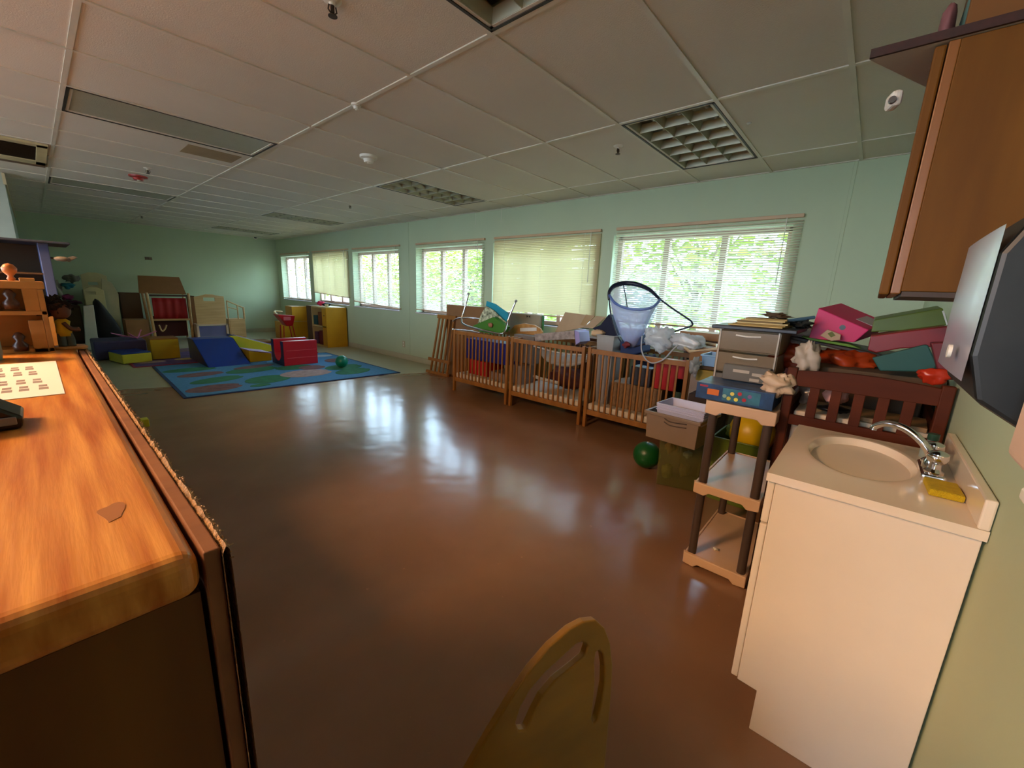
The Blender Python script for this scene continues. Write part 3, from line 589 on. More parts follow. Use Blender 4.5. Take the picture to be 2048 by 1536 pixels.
# yellow play cabinets
m_yel = mat('yellow_laminate', '#c08a0c', .4); m_ylight = mat('pale_wood_edge', '#c0a468', .5)
t = thing('yellow_cabinet', 'yellow low cabinet end facing the shopping cart near the far windows', 'cabinet', (0, 0, 0)); y0 = 10.9
P1, P2, P3, P4 = A(583, 613), A(628, 618), A(560, 642), A(620, 672)
yy = 10.55; a_, b2_, c_ = PY(583, 613, yy), PY(630, 617, yy), PY(562, 644, yy)
t.location = (a_.x, yy, 0)
MB().box((0, 0, 0), (.42, .4, a_.z)).build('tall_body', m_yel, t, bevel=.005); MB().box((c_.x - a_.x, 0, 0), (-.003, .4, c_.z)).build('side_wing', m_yel, t, bevel=.005)
MB().box((-.0, -.006, c_.z), (.38, 0, c_.z + .012)).build('trim_line', m_ylight, t)
q = PY(568, 640, 10.1); t = thing('shopping_cart', 'red toy shopping cart with pale handle beside the yellow cabinet', 'toy cart', (q.x, 10.1, 0)); m_redp = mat('red_plastic', '#b0141c', .35); zc = q.z
MB().prism([(-.17, -.12, zc + .13), (.2, -.12, zc + .10), (.15, -.1, zc - .13), (.02, -.1, zc - .13)], (0, .26, 0)).build('basket', m_redp, t, bevel=.006)
MB().box((-.05, -.128, zc), (.1, -.118, zc + .08)).build('label_panel', mat('pink_label', '#d06a6a', .5), t)
MB().tube(spline([(-.17, -.12, zc + .14), (-.22, -.1, zc + .18), (-.16, 0, zc + .2), (-.02, .0, zc + .19)], 4), .018, 8).build('handle', mat('pale_plastic', '#e0d29c', .4), t, smooth=True)
for sx in (-.05, .14):
    for sy_ in (-.1, .1): MB().tube([(sx, sy_, zc - .12), (sx * 1.3, sy_, .07)], .012, 8).build('leg', m_redp, t); MB().lathe((sx * 1.3, sy_ - .015, .04), [(0, 0), (.04, 0), (.04, .03), (0, .03)], 16, axis='y').build('wheel', m_dark, t, smooth='auto')
# shelf cabinet with open shelves facing the room (towards -x) 
cabx = 3.95; ya, yb = 8.62, 9.32; zc = .84
t = thing('yellow_cabinet', 'yellow cabinet with open shelves of toys standing against the window wall', 'cabinet', (cabx, ya, 0)); dp = W - .03 - cabx; L_ = yb - ya
MB().box((0, 0, 0), (dp, .02, zc)).build('end_panel', m_yel, t, bevel=.003); MB().box((0, L_ - .02, 0), (dp, L_, zc)).build('end_panel', m_ylight, t, bevel=.003)
MB().box((dp - .02, .02, 0), (dp, L_ - .02, zc)).build('back_panel', m_brownin, t)
for z in (.0, .42, zc - .02): MB().box((0, .02, z), (dp - .02, L_ - .02, z + .03)).build('shelf', m_ylight, t, bevel=.002)
MB().box((0, .02, .03), (.02, .2, zc - .02)).build('front_stile', m_yel, t, bevel=.002)
MB().box((-.005, .08, .66), (.0, .12, .68)).build('handle_slot', m_dark, t)
for k, (dx, dy, z, s3, c_, lb) in enumerate([(.12, .34, .03, (.2, .22, .3), '#5c0f18', 'dark red storage box on the lower shelf of the yellow cabinet'), (.12, .6, .03, (.2, .16, .26), '#4b2a40', 'plum storage box on the lower shelf of the yellow cabinet'),
                                     (.12, .35, .45, (.2, .22, .28), '#6b3a16', 'brown storage box on the upper shelf of the yellow cabinet'), (.12, .62, .45, (.2, .2, .2), '#1c4a44', 'dark teal storage box on the upper shelf of the yellow cabinet')]):
    tag(MB().box((cabx + dx - .09, ya + dy - s3[1] / 2, z + .0), (cabx + dx + .1, ya + dy + s3[1] / 2, z + s3[2])).build('storage_box', mat('box_' + c_[1:], c_, .6), bevel=.008), lb, 'box', 'boxes on the yellow cabinet shelves')
tag(MB().blob((cabx + .18, ya + .62, zc + .07), (.11, .1, .06), .35, 4, 20, 9).build('soft_toy', mat('hot_pink', '#c81848', .6), smooth=True), 'hot pink soft toy on top of the yellow cabinet', 'toy')
tag(MB().blob((cabx + .16, ya + .3, zc + .055), (.1, .14, .045), .3, 4, 20, 4).build('toy_bag', mat('black_fabric', '#141416', .8), smooth=True), 'black toy bag on top of the yellow cabinet beside the pink toy', 'bag')
t = thing('plastic_cup', 'pale cream cup at the window end of the yellow cabinet top', 'cup', (cabx + .06, ya + .08, zc)); MB().lathe((0, 0, 0), [(0, 0), (.03, 0), (.04, .07), (.036, .07), (.027, .005), (0, .005)], 20).build('cup_body', mat('cream_cup', '#dccf98', .4), t, smooth='auto')
tag(MB().box((4.02, 9.4, 0), (4.38, 9.75, .84)).build('storage_crate', m_cardd, bevel=.01), 'brown crate between the two yellow cabinets', 'crate')

# soft play blocks
m_nav = mat('navy_vinyl', '#0d1c46', .35); m_redv = mat('red_vinyl', '#b01a2c', .35, bump=.1, bscale=6); m_blv = mat('blue_vinyl', '#0a3590', .4); m_yv = mat('yellow_vinyl', '#a58c06', .4); m_yvl = mat('light_yellow_vinyl', '#c9c42c', .4)
x0, y0, sx_, sy_, sz_ = 2.46, 6.93, .53, .50, .405; R_ = .012
def u_poly(x, grow=0.0):
    c_ = y0 + sy_ * .5; r = .15 + grow; pts = [(x, y0, R_), (x, y0, sz_), (x, c_ - r, sz_), (x, c_ - r, .22)]
    pts += [(x, c_ - r * math.cos(a), .22 - r * math.sin(a)) for a in [PI * i / 12 for i in range(1, 12)]]
    return pts + [(x, c_ + r, .22), (x, c_ + r, sz_), (x, y0 + sy_, sz_), (x, y0 + sy_, R_)]
t = thing('arch_block', 'red soft play block with a navy end and a U-shaped groove, on the blue rug', 'play block', (x0, y0, 0))
MB().prism([Vector(p) for p in u_poly(x0 + .004)], (sx_, 0, 0)).build('foam_body', m_redv, t, world=True, bevel=.008)
MB().prism([Vector(p) for p in u_poly(x0)], (.0038, 0, 0)).build('end_cover', m_nav, t, world=True)
mm = MB()
for z in (.13, .25): mm.box((x0 + .05, y0 - .003, z), (x0 + sx_ - .02, y0 + .002, z + .006))
mm.build('seam', mat('pink_piping', '#d0606a', .4), t, world=True)
t = thing('wedge_block', 'blue soft play wedge sloping down onto the rug', 'play block', (1.57, 7.43, 0)); ww = .56
MB().prism([(0, 0, .012), (0, .80, .355), (0, 1.12, .355), (0, 1.12, .012)], (.003, 0, 0)).build('side_cover', m_nav, t)
MB().prism([(.004, 0, .012), (.004, .80, .355), (.004, 1.12, .355), (.004, 1.12, .012)], (ww, 0, 0)).build('foam_body', m_blv, t, bevel=.008)
MB().prism([(ww + .005, 0, .012), (ww + .005, .80, .355), (ww + .005, 1.12, .355), (ww + .005, 1.12, .012)], (.003, 0, 0)).build('side_cover', m_nav, t)
q0, q1 = PY(305, 715, 8.62), PY(363, 718, 8.62)
t = thing('cube_block', 'square yellow soft play block with a brown top, left of the blue wedge', 'play block', (q0.x, 8.65, 0))
MB().box((0, 0, .012), (q1.x - q0.x, .36, .33)).build('foam_body', m_yv, t, bevel=.01); MB().box((0, 0, .332), (q1.x - q0.x, .36, .35)).build('top_cover', mat('brown_vinyl', '#8a5a28', .45), t, bevel=.006)
q0, q1 = PY(262, 726, 8.35), PY(312, 722, 8.35)
t = thing('step_block', 'low yellow soft play step with a blue top at the left end of the rugs', 'play block', (q0.x - .08, 8.42, 0), .22)
MB().box((0, 0, .012), (.36, .5, .15)).build('foam_body', m_yvl, t, bevel=.01)
MB().box((0.0, 0.02, .151), (.36, .5, .17)).build('top_cover', m_blv, t, bevel=.006)
tag(MB().box((.48, 9.0, 0.012), (1.1, 9.6, .30)).build('soft_mat_block', mat('violet_blue_vinyl', '#38345e', .5), bevel=.02), 'large dusky violet soft block behind the yellow step', 'play block')
# pink butterfly
q = PY(275, 676, 9.2); t = thing('butterfly_wings', 'pink fabric butterfly wings lying on the violet block', 'toy wings', (q.x, 9.25, .30)); m_pk = mat('pink_gauze', '#d880b4', .7)
for k, (px, py, tx, ty) in enumerate(((-.30, .10, -.18, .03), (-.10, .10, -.06, .03), (.07, .14, .05, .03), (.26, .11, .16, .03))):
    MB().add([(0, 0, .01), (px, -.03, py), (px * 1.02, .05, py + .005), (tx, .12, ty)], [[0, 1, 2, 3]]).build('wing', m_pk, t, solid=.004)
MB().tube([(0, -.03, .012), (0, .1, .012)], .01, 8).build('body', m_pk, t, smooth='auto')
# yellow wedge blocks right of blue wedge
t = thing('wedge_block', 'yellow soft play wedge between the blue wedge and the red block', 'play block', (2.17, 7.58, 0), .05)
MB().prism([(0, 0, .012), (.34, 0, .012), (.34, 0, .13), (0, 0, .2)], (0, .42, 0)).build('foam_body', m_yv, t, bevel=.008)
MB().prism([(.0, -.001, .205), (.34, -.001, .135), (.34, -.001, .145), (0, -.001, .215)], (0, .42, 0)).build('top_cover', mat('lilac_vinyl', '#b59ad0', .4), t)
t = thing('slide_block', 'soft play slide with blue and lilac sliding surface and yellow side, behind the blue wedge', 'play block', (2.2, 8.62, 0))
MB().prism([(0, 0, .012), (0, 0, .34), (.12, 0, .33), (.72, 0, .11), (.72, 0, .012)], (0, .1, 0)).build('side_panel', m_yvl, t, bevel=.006)
MB().prism([(0.1, .1, .33), (.72, .1, .11), (.72, .1, .012), (.1, .1, .012)], (0, .5, 0)).build('foam_body', m_blv, t, bevel=.006)
MB().prism([(.12, .12, .332), (.72, .12, .118), (.72, .12, .125), (.12, .12, .339)], (0, .2, 0)).build('slide_surface', MATS['lilac_vinyl'], t)
tag(MB().box((2.3, 9.9, .0), (3.3, 10.3, .06)).build('floor_cushion', mat('brown_cushion', '#8c6236', .8), bevel=.02), 'flat brown cushion on the floor behind the slide block', 'cushion')
# balls
def ballo(name, lab, c_, r, m):
    t = thing(name, lab, 'ball', c_); MB().ball((0, 0, r), r, 28).build('shell', m, t, smooth=True); MB().lathe((0, 0, 2 * r - .0025), [(0, .002), (r * .09, 0), (r * .09, .002), (0, .003)], 12).build('valve', m_white, t); return t
q = PZ(684, 736, 0); ballo('play_ball', 'teal ball on the blue rug near its right edge', (q.x, q.y, .012), .098, mat('teal_rubber', '#0c7a66', .3))
q = PZ(1296, 938, 0); ballo('play_ball', 'dark green ball on the brown floor beside the clear tote', (q.x + .02, q.y + .03, 0), .105, mat('green_rubber', '#0e5a26', .35))
# rugs
def rug(lab, corners, base, edge, pads, z=.012):
    cs = [Vector((x, y, 0)) for x, y in corners]; t = thing('rug', lab, 'rug', tuple(cs[0]))
    MB().prism(cs, (0, 0, z - .002)).build('border', edge, t, world=True)
    cen = sum(cs, Vector()) / len(cs); ins = [cen + (p - cen) * .975 for p in cs]
    MB().prism([p + Vector((0, 0, z - .002)) for p in ins], (0, 0, .0015)).build('field', base, t, world=True)
    for kp, (x, y, rx_, ry_, m, rot) in enumerate(pads):
        pts = []
        for i in range(20):
            a = 2 * PI * i / 20; u, v_ = rx_ * math.cos(a) * (1 - .12 * (i == 0)), ry_ * math.sin(a)
            pts.append(Vector((x + u * math.cos(rot) - v_ * math.sin(rot), y + u * math.sin(rot) + v_ * math.cos(rot), z - .0004)))
        MB().prism(pts, (0, 0, .0006 + .00025 * kp)).build('pattern_patch', m, t, world=True)
    return t
m_rb = mat('rug_blue', '#3f7fae', .9, var=.1, scale=30, bump=.3, bscale=500); m_re = mat('rug_edge', '#10305c', .9); m_lg = mat('rug_leaf_green', '#1d6a46', .9, var=.2, scale=12); m_lb = mat('rug_leaf_brown', '#6a4a4a', .9, var=.25, scale=14); m_lt = mat('rug_tan', '#a38a86', .9, var=.2, scale=14)
pads = [(1.30, 5.95, .30, .20, m_lb, .1), (1.45, 6.45, .33, .17, m_lg, .3), (1.38, 6.95, .28, .15, m_lb, .1), (1.35, 7.4, .33, .16, m_lg, 0), (2.0, 6.9, .36, .2, m_lg, .2), (1.95, 6.1, .3, .24, m_lg, .4), (2.1, 7.15, .3, .12, m_lb, .2),
        (2.55, 6.75, .28, .2, m_lg, 0), (2.5, 6.2, .36, .26, m_lt, 0), (2.75, 6.6, .2, .18, m_lb, .3), (3.15, 6.35, .3, .22, m_lg, .1), (3.1, 5.95, .3, .2, m_lg, .3), (2.0, 7.9, .3, .16, m_lb, 0), (3.35, 7.0, .2, .2, m_lb, 0), (1.75, 5.78, .12, .07, m_lg, 0), (3.35, 7.6, .2, .12, mat('rug_white', '#a8b4c0', .9), 0)]
rug('blue rug printed with green and brown leaf shapes, nearest', [(.93, 5.63), (3.62, 5.45), (3.62, 8.0), (1.0, 8.0)], m_rb, m_re, pads)
pads2 = [(1.05, 8.45, .2, .12, m_lt, 0), (1.55, 8.5, .2, .1, mat('rug_yellow', '#a89048', .9), 0), (2.2, 8.45, .3, .12, m_rb, 0), (1.5, 9.6, .4, .25, m_lb, 0), (2.4, 9.5, .35, .3, m_rb, 0)]
rug('purple and red patterned rug beyond the blue leaf rug', [(.80, 8.06), (3.5, 8.06), (3.5, 9.85), (.80, 9.85)], mat('rug_purple', '#4b3a6a', .9, var=.3, scale=6, bump=.3, bscale=500, col2='#5a3c70'), mat('rug_red', '#8f1f38', .9), pads2, z=.011)
q = PZ(296, 852, 0); tag(MB().box((q.x - .12, q.y - .03, 0), (q.x + .01, q.y + .06, .07)).build('toy_brick', m_yvl, bevel=.006), 'small yellow toy brick on the floor just beyond the counter edge', 'toy')

# ------------------------------------------------------------------ sink cabinet
m_van = mat('cream_laminate', '#efdfcc', .45, var=.02); m_marb = mat('cultured_marble', '#efdec8', .18, var=.02, coat=.4); m_gap = mat('shadow_gap', '#5a4632', .7)
vx, vy, vl, vz = 1.282, -.268, .62, .845
t = thing('sink_cabinet', 'cream bathroom-style sink cabinet on the right with an oval basin', 'sink cabinet', (vx, vy, 0)); vd = .147 - vy
b_ = MB(); yf = vd - .022
b_.prism([(0.006, 0.004, 0), (.006, yf - .055, 0), (.006, yf - .055, .145), (.006, yf, .148), (.006, yf, vz - .022), (.006, .004, vz - .022)], (vl - .012, 0, 0)); b_.build('carcass', m_van, t, bevel=.002)
MB().box((.008, yf + .001, .69), (vl - .008, yf + .019, vz - .026)).build('drawer_front', m_van, t, bevel=.003)
for k in (0, 1):
    d = MB().box((.008 + k * (vl / 2 - .006), yf + .001, .152), (vl / 2 - .002 + k * (vl / 2 - .006), yf + .019, .684)).build('door', m_van, t, bevel=.003)
    MB().lathe((vl / 2 - .04 + k * .08, yf + .019, .6), [(0, .028), (.012, .026), (.014, .018), (.005, .01), (.005, 0)], 16, axis='y').build('knob', m_chrome, d, smooth='auto')
# countertop with a real oval hole and bowl
ce = Vector((.365, .225)); ra, rb = .215, .132; x0, x1, y0, y1 = -.006, vl + .006, 0, vd; zt, zb = vz, vz - .024
N = 56; V = []; F = []
def edge(a):
    dx, dy = math.cos(a), math.sin(a); k = min([(x1 - ce.x) / dx if dx > 0 else 1e9, (x0 - ce.x) / dx if dx < 0 else 1e9, (y1 - ce.y) / dy if dy > 0 else 1e9, (y0 - ce.y) / dy if dy < 0 else 1e9]); return (ce.x + dx * k, ce.y + dy * k)
angs = sorted([2 * PI * i / N for i in range(N)] + [math.atan2(q[1] - ce.y, q[0] - ce.x) % (2 * PI) for q in ((x0, y0), (x1, y0), (x1, y1), (x0, y1))]); N = len(angs)
prof = [(None, zb), (None, zt), (1.12, zt), (1.07, zt + .0015), (1.0, zt), (.95, zt - .012), (.86, zt - .042), (.66, zt - .075), (.35, zt - .094), (.07, zt - .099), (.0, zt - .1)]
for sc, z in prof:
    for a in angs:
        if sc is None: e = edge(a); V.append((e[0], e[1], z))
        else: V.append((ce.x + ra * sc * math.cos(a), ce.y + rb * sc * math.sin(a), z))
for i in range(len(prof) - 1): F += [[i * N + k, i * N + (k + 1) % N, (i + 1) * N + (k + 1) % N, (i + 1) * N + k] for k in range(N)]
MB().add(V, F).build('countertop_basin', m_marb, t, smooth='auto')
MB().box((x0, 0, zt), (x1, .02, zt + .07)).build('backsplash', m_marb, t, bevel=.004)
MB().lathe((ce.x, ce.y, zt - .099), [(0, .002), (.02, .002), (.022, 0), (.0, 0)], 20).build('drain', m_chrome, t, smooth='auto')
# faucet
fx, fy = .345, .068
t = thing('faucet', 'chrome two-handle faucet with a long curved spout on the sink cabinet', 'faucet', (vx + fx, vy + fy, vz))
MB().cbox((0, 0, .009), (.155, .052, .018)).build('base_plate', m_chrome, t, bevel=.008, seg=3)
MB().lathe((0, 0, .015), [(.022, 0), (.022, .02), (.018, .03), (.016, .045), (0, .047)], 20).build('spout_base', m_chrome, t, smooth='auto')
MB().tube(spline([(0, 0, .04), (0, .03, .085), (.02, .07, .112), (.04, .11, .115), (.052, .135, .098), (.054, .14, .085)], 7), [.0105] * 15 + [.0095] * 16, 12).build('spout', m_chrome, t, smooth='auto')
for sx in (-1, 1):
    h_ = MB().lathe((sx * .052, 0, .016), [(.02, 0), (.021, .008), (.013, .016), (.012, .03), (.02, .038), (.024, .048), (.022, .06), (.012, .066), (0, .067)], 20); h_.build('handle', m_chrome, t, smooth='auto')
# sponge, small bottle
tag(MB().cbox((1.475, -.2125, vz + .0095), (.10, .064, .018), .04).build('sponge', mat('yellow_sponge', '#cba808', .9, var=.1, scale=60, bump=.7, bscale=400), bevel=.004), 'yellow sponge at the back corner of the sink counter', 'sponge')
t = thing('soap_bottle', 'small bottle with a green cap behind the faucet', 'bottle', (vx + .52, vy + .06, vz))
MB().lathe((0, 0, 0), [(0, 0), (.022, 0), (.023, .04), (.012, .055), (.012, .06), (0, .06)], 20).build('bottle_body', thin('clear_bottle', '#cfe0d8', .4), t, smooth='auto'); MB().lathe((0, 0, .06), [(0, 0), (.014, 0), (.014, .02), (0, .02)], 16).build('cap', mat('dark_green_cap', '#0c4030', .35), t, smooth='auto')
# ------------------------------------------------------------------ upper cabinet, board above, boxes on it
w_cab = wood('stained_oak', '#5c3608', '#6a420e', .6, spec=.2, stretch=(6, 6, .8), scale=2.5); w_cedge = wood('oak_edge', '#7a4818', '#8a5420', .35, stretch=(6, 6, .8))
ux, uz0, uz1 = 1.35, 1.333, 1.862
t = thing('wall_cabinet', 'stained oak wall cabinet hanging above the sink', 'wall cabinet', (ux, NY, uz0)); uh = uz1 - uz0; ud = -.02 - NY; ul = .61
MB().box((0, .001, .012), (ul, ud - .018, uh)).build('carcass', w_cab, t, bevel=.002); MB().box((0.0, ud - .018, 0.006), (ul, ud, uh)).build('face_frame', w_cedge, t, bevel=.002)
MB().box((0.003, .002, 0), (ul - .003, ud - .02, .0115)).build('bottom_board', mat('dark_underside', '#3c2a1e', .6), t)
for k in (0, 1):
    MB().box((.004 + k * ul / 2, ud + .0015, .004), (ul / 2 - .003 + k * ul / 2, ud + .021, uh - .002)).build('door', w_cab, t, bevel=.004)
t = thing('top_board', 'grey board with dark red front edge lying across the wall cabinet', 'board', (ux - .012, NY + .005, uz1 + .001)); bw = .105 - NY
MB().prism([(.008, 0, 0), (.45, 0, 0), (.45, -NY - .03, 0), (.27, -NY - .015, 0), (.008, bw, 0)], (0, 0, .014)).build('board', mat('grey_board', '#b3a99c', .7), t); MB().box((0, 0, .0), (.0075, bw, .018)).build('edge_strip', mat('dark_red_edge', '#2e0f0a', .7, var=.4, scale=60), t)
zt2 = uz1 + .016
q0 = PX(1932, 40, ux + .05); t = thing('cardboard_box', 'brown cardboard box on top of the wall cabinet', 'box', (ux + .03, NY + .01, zt2)); MB().box((0, 0, 0), (.35, q0.y - NY - .01, .22)).build('carton', mat('orange_cardboard', '#6b4318', .8), t, bevel=.003); MB().box((.0, -.0, .2202), (.35, .08, .223)).build('flap', MATS['orange_cardboard'], t)
q = PX(1905, 40, ux + .1); t = thing('soft_toy', 'pink and teal soft toy beside the box on top of the wall cabinet', 'toy', (ux + .1, q.y - .005, zt2))
MB().blob((0, .012, .052), (.05, .016, .05), .2, 4, 20, 3).build('body', mat('dusty_pink', '#7d4f52', .8), t, smooth=True); MB().blob((0, -.022, .06), (.05, .015, .058), .2, 4, 20, 6).build('side_patch', mat('dusty_teal', '#4c6a62', .8), t, smooth=True)
# security camera below the board
q = PX(1788, 196, ux + .2); t = thing('security_camera', 'white security camera hanging under the grey board', 'camera', (ux + .22, q.y + .0, q.z))
MB().cbox((0, .0, 0), (.05, .026, .038), .3).build('body', m_white, t, bevel=.01, seg=3); MB().lathe((-.028, .002, -.006), [(0, -.003), (.008, -.003), (.009, .006), (0, .006)], 16, axis='x').build('lens', mat('grey_lens', '#55524e', .3), t, smooth='auto')
MB().tube([(0, -.005, .02), (0, -.005, uz1 - q.z + .002)], .006, 8).build('mount', m_white, t)
# ------------------------------------------------------------------ dispensers on the near wall
px_, pz0, pz1 = .80, 1.158, 1.458; pf = -.106
t = thing('towel_dispenser', 'black paper towel dispenser on the right wall, its front coloured pale as window sheen', 'dispenser', (px_, NY + .001, pz0)); d_ = pf - NY; hh = pz1 - pz0
MB().prism([(0, 0, .02), (0, 0, hh - .0), (0, d_ * .55, hh), (0, d_ * .85, hh - .025), (0, d_, hh - .08), (0, d_, .09), (0, d_ * .9, .03), (0, d_ * .62, .0)], (.29, 0, 0)).build('case', mat('smoked_black_plastic', '#121413', .45, var=.3, scale=40), t, bevel=.006)
f = []; 
for i in range(13):
    z = .055 + (hh - .10) * i / 12; bul = .002 + .005 * math.sin(PI * i / 12); f.append([Vector((.006 + .278 * j / 10, d_ + .001 + bul * math.sin(PI * (j + .0) / 10) ** .6, z)) for j in range(11)])
MB().sheet(f).build('front_cover', mat('cover_sheen_pale', '#8f8c98', .28, coat=.2), t, smooth=True)  # pale colour paints the window sheen on the dark front
MB().lathe((.06, d_ + .012, .09), [(.007, 0), (.0095, 0), (.0095, .004), (.007, .004)], 18, axis='y').build('lock_ring', m_tbar, t, smooth='auto')
t = thing('soap_dispenser', 'beige soap dispenser cut by the right edge below the black dispenser', 'dispenser', (.64, NY + .001, 1.115))
MB().prism([(0, 0, 0), (0, 0, .17), (0, .10, .17), (0, .125, .14), (0, .125, .03), (0, .08, 0)], (.085, 0, 0)).build('case', mat('beige_plastic', '#c9a78c', .4), t, bevel=.008, seg=3)
MB().box((.02, .06, -.015), (.065, .11, .0)).build('push_bar', m_tbar, t, bevel=.003)

# ------------------------------------------------------------------ wooden child chair in the foreground
w_ch = wood('honey_birch_chair', '#8f6618', '#a07422', .35, stretch=(3, 3, 8), coat=.15)
Ln, Rn = PZ(940, 1536, .45), PZ(1212, 1536, .45); Ap = PZ(1180, 1238, .67)
U_ = Vector((.93, -.37, 0)).normalized(); V_ = (Ap - (Ln + Rn) / 2); V_ = (V_ - U_ * V_.dot(U_)).normalized(); Nn = U_.cross(V_).normalized(); O_ = (Ln + Rn) / 2
def onpl(px, py):
    r = ray(px, py); k = (O_ - CP).dot(Nn) / r.dot(Nn); p = CP + r * k - O_; return (p.dot(U_), p.dot(V_))
outl = [onpl(*p) for p in [(905, 1600), (940, 1536), (975, 1475), (1020, 1400), (1060, 1340), (1100, 1293), (1140, 1258), (1168, 1243), (1192, 1240), (1210, 1256), (1221, 1285), (1226, 1330), (1224, 1380), (1219, 1440), (1214, 1500), (1208, 1560), (1202, 1600)]]
hole1 = [onpl(*p) for p in [(1172, 1287), (1176, 1293), (1170, 1312), (1150, 1330), (1110, 1362), (1085, 1392), (1068, 1425), (1052, 1460), (1038, 1462), (1032, 1448), (1042, 1415), (1062, 1380), (1092, 1345), (1125, 1315), (1152, 1290), (1164, 1284)]]
hole2 = [onpl(*p) for p in [(1199, 1301), (1206, 1308), (1210, 1335), (1209, 1370), (1203, 1405), (1195, 1440), (1188, 1448), (1184, 1438), (1188, 1400), (1191, 1360), (1190, 1325), (1193, 1305)]]
t = thing('child_chair', 'honey wooden child chair with a rounded slotted back, cut by the bottom edge', 'chair', tuple(O_ - Vector((0, 0, .45))))
bm = bmesh.new(); th = .019
def loop(pts): 
    vs_ = [bm.verts.new(O_ + U_ * a + V_ * b - Nn * 0 - Vector(t.location)) for a, b in pts]; return [bm.edges.new((vs_[i], vs_[(i + 1) % len(vs_)])) for i in range(len(vs_))]
es = loop(outl) + loop(hole1) + loop(hole2)
bmesh.ops.triangle_fill(bm, edges=es, use_beauty=True)
ex = bmesh.ops.extrude_face_region(bm, geom=list(bm.faces)); sgn = 1 if Nn.dot(CP - O_) < 0 else -1
bmesh.ops.translate(bm, verts=[v for v in ex['geom'] if isinstance(v, bmesh.types.BMVert)], vec=Nn * th * sgn); bmesh.ops.recalc_face_normals(bm, faces=bm.faces)
me = bpy.data.meshes.new('backrest'); bm.to_mesh(me); bm.free(); me.materials.append(w_ch); o = bpy.data.objects.new('backrest', me); COL.objects.link(o); o.parent = t
q = o.modifiers.new('b', 'BEVEL'); q.width = .0035; q.segments = 3; q.limit_method = 'ANGLE'; q.angle_limit = .7
fw = Vector((Nn.x, Nn.y, 0)).normalized() * (-sgn); sd_ = Vector((U_.x, U_.y, 0)).normalized(); base = O_ - Vector(t.location); base = Vector((base.x, base.y, 0))
st_c = base + fw * .13 - fw * .04
hwid = .135
MB().prism([st_c + sd_ * a + fw * b + Vector((0, 0, .29)) for a, b in ((-hwid, -.13), (hwid, -.13), (hwid * .95, .13), (hwid * .6, .15), (-hwid * .6, .15), (-hwid * .95, .13))], (0, 0, .014)).build('seat', w_ch, t, bevel=.004)
for a in (-1, 1):
    MB().prism([base + sd_ * a * .11 + fw * u + Vector((0, 0, v)) for u, v in ((-.05, 0), (-.02, 0), (.0, .42), (-.02, .45))], sd_ * .018).build('rear_leg', w_ch, t, bevel=.002)
    MB().prism([base + sd_ * a * .11 + fw * u + Vector((0, 0, v)) for u, v in ((.19, 0), (.22, 0), (.2, .29), (.17, .29))], sd_ * .018).build('front_leg', w_ch, t, bevel=.002)

# ------------------------------------------------------------------ row of cribs
w_crib = wood('crib_maple', '#8f5c24', '#a26c30', .4, stretch=(6, 6, 1.2)); m_mattress = mat('crib_mattress', '#d2c6b0', .7)
def crib(lab, y0, y1, x0=3.5, dep=.62, ht=.80, skew=0.0):
    t = thing('crib', lab, 'crib', (x0, y0, 0), skew, 'maple cribs along the window wall'); L_ = y1 - y0; pw = .034
    for x in (0, dep - pw):
        for y in (0, L_ - pw): MB().box((x, y, 0), (x + pw, y + pw, ht + .015)).build('post', w_crib, t, bevel=.004)
    for x in (.006, dep - pw + .006):
        f = MB(); f.box((x, pw, ht - .045), (x + .022, L_ - pw, ht)); f.box((x, pw, .135), (x + .022, L_ - pw, .185)); n = 13
        for i in range(n):
            y = pw + (L_ - 2 * pw) * (i + 1) / (n + 1); f.box((x + .004, y - .009, .18), (x + .018, y + .009, ht - .04))
        f.build('slatted_side', w_crib, t, bevel=.002)
    for y in (.006, L_ - pw + .006):
        f = MB(); f.box((pw, y, ht - .045), (dep - pw, y + .022, ht)); f.box((pw, y, .135), (dep - pw, y + .022, .185))
        for i in range(7):
            x = pw + (dep - 2 * pw) * (i + 1) / 8; f.box((x - .009, y + .004, .18), (x + .009, y + .018, ht - .04))
        f.build('slatted_end', w_crib, t, bevel=.002)
    MB().box((.03, .03, .165), (dep - .03, L_ - .03, .18)).build('mattress_board', w_crib, t); MB().box((.03, .03, .181), (dep - .03, L_ - .03, .245)).build('mattress', m_mattress, t, bevel=.015, seg=3)
    return t
crib('maple crib at the far end of the row, holding the blue bin', 3.10, 4.06)
crib('maple crib in the middle of the row', 2.085, 3.065)
crib('maple crib nearest the sink, full of baby gear', 1.08, 2.05)
# folded crib side leaning on the wall
t = thing('crib_side_panel', 'spare slatted maple crib side leaning on the window wall past the last crib', 'crib side', (3.99, 4.72, 0)); f = MB()
for k in range(5): f.prism([(.0, .045 + .1 * k, .02), (.022, .045 + .1 * k, .02), (.125, .01 + .085 * k, .88), (.103, .01 + .085 * k, .88)], (0, .03, 0))
f.prism([(.095, -.02, .87), (.13, -.02, .87), (.137, -.02, .93), (.102, -.02, .93)], (0, .42, 0)); f.prism([(.018, 0.02, .20), (.041, .02, .20), (.047, .02, .245), (.024, .02, .245)], (0, .52, 0))
f.prism([(-.005, .03, 0), (.03, .03, 0), (.036, .03, .04), (.001, .03, .04)], (0, .54, 0)); f.build('slatted_panel', w_crib, t, bevel=.002)
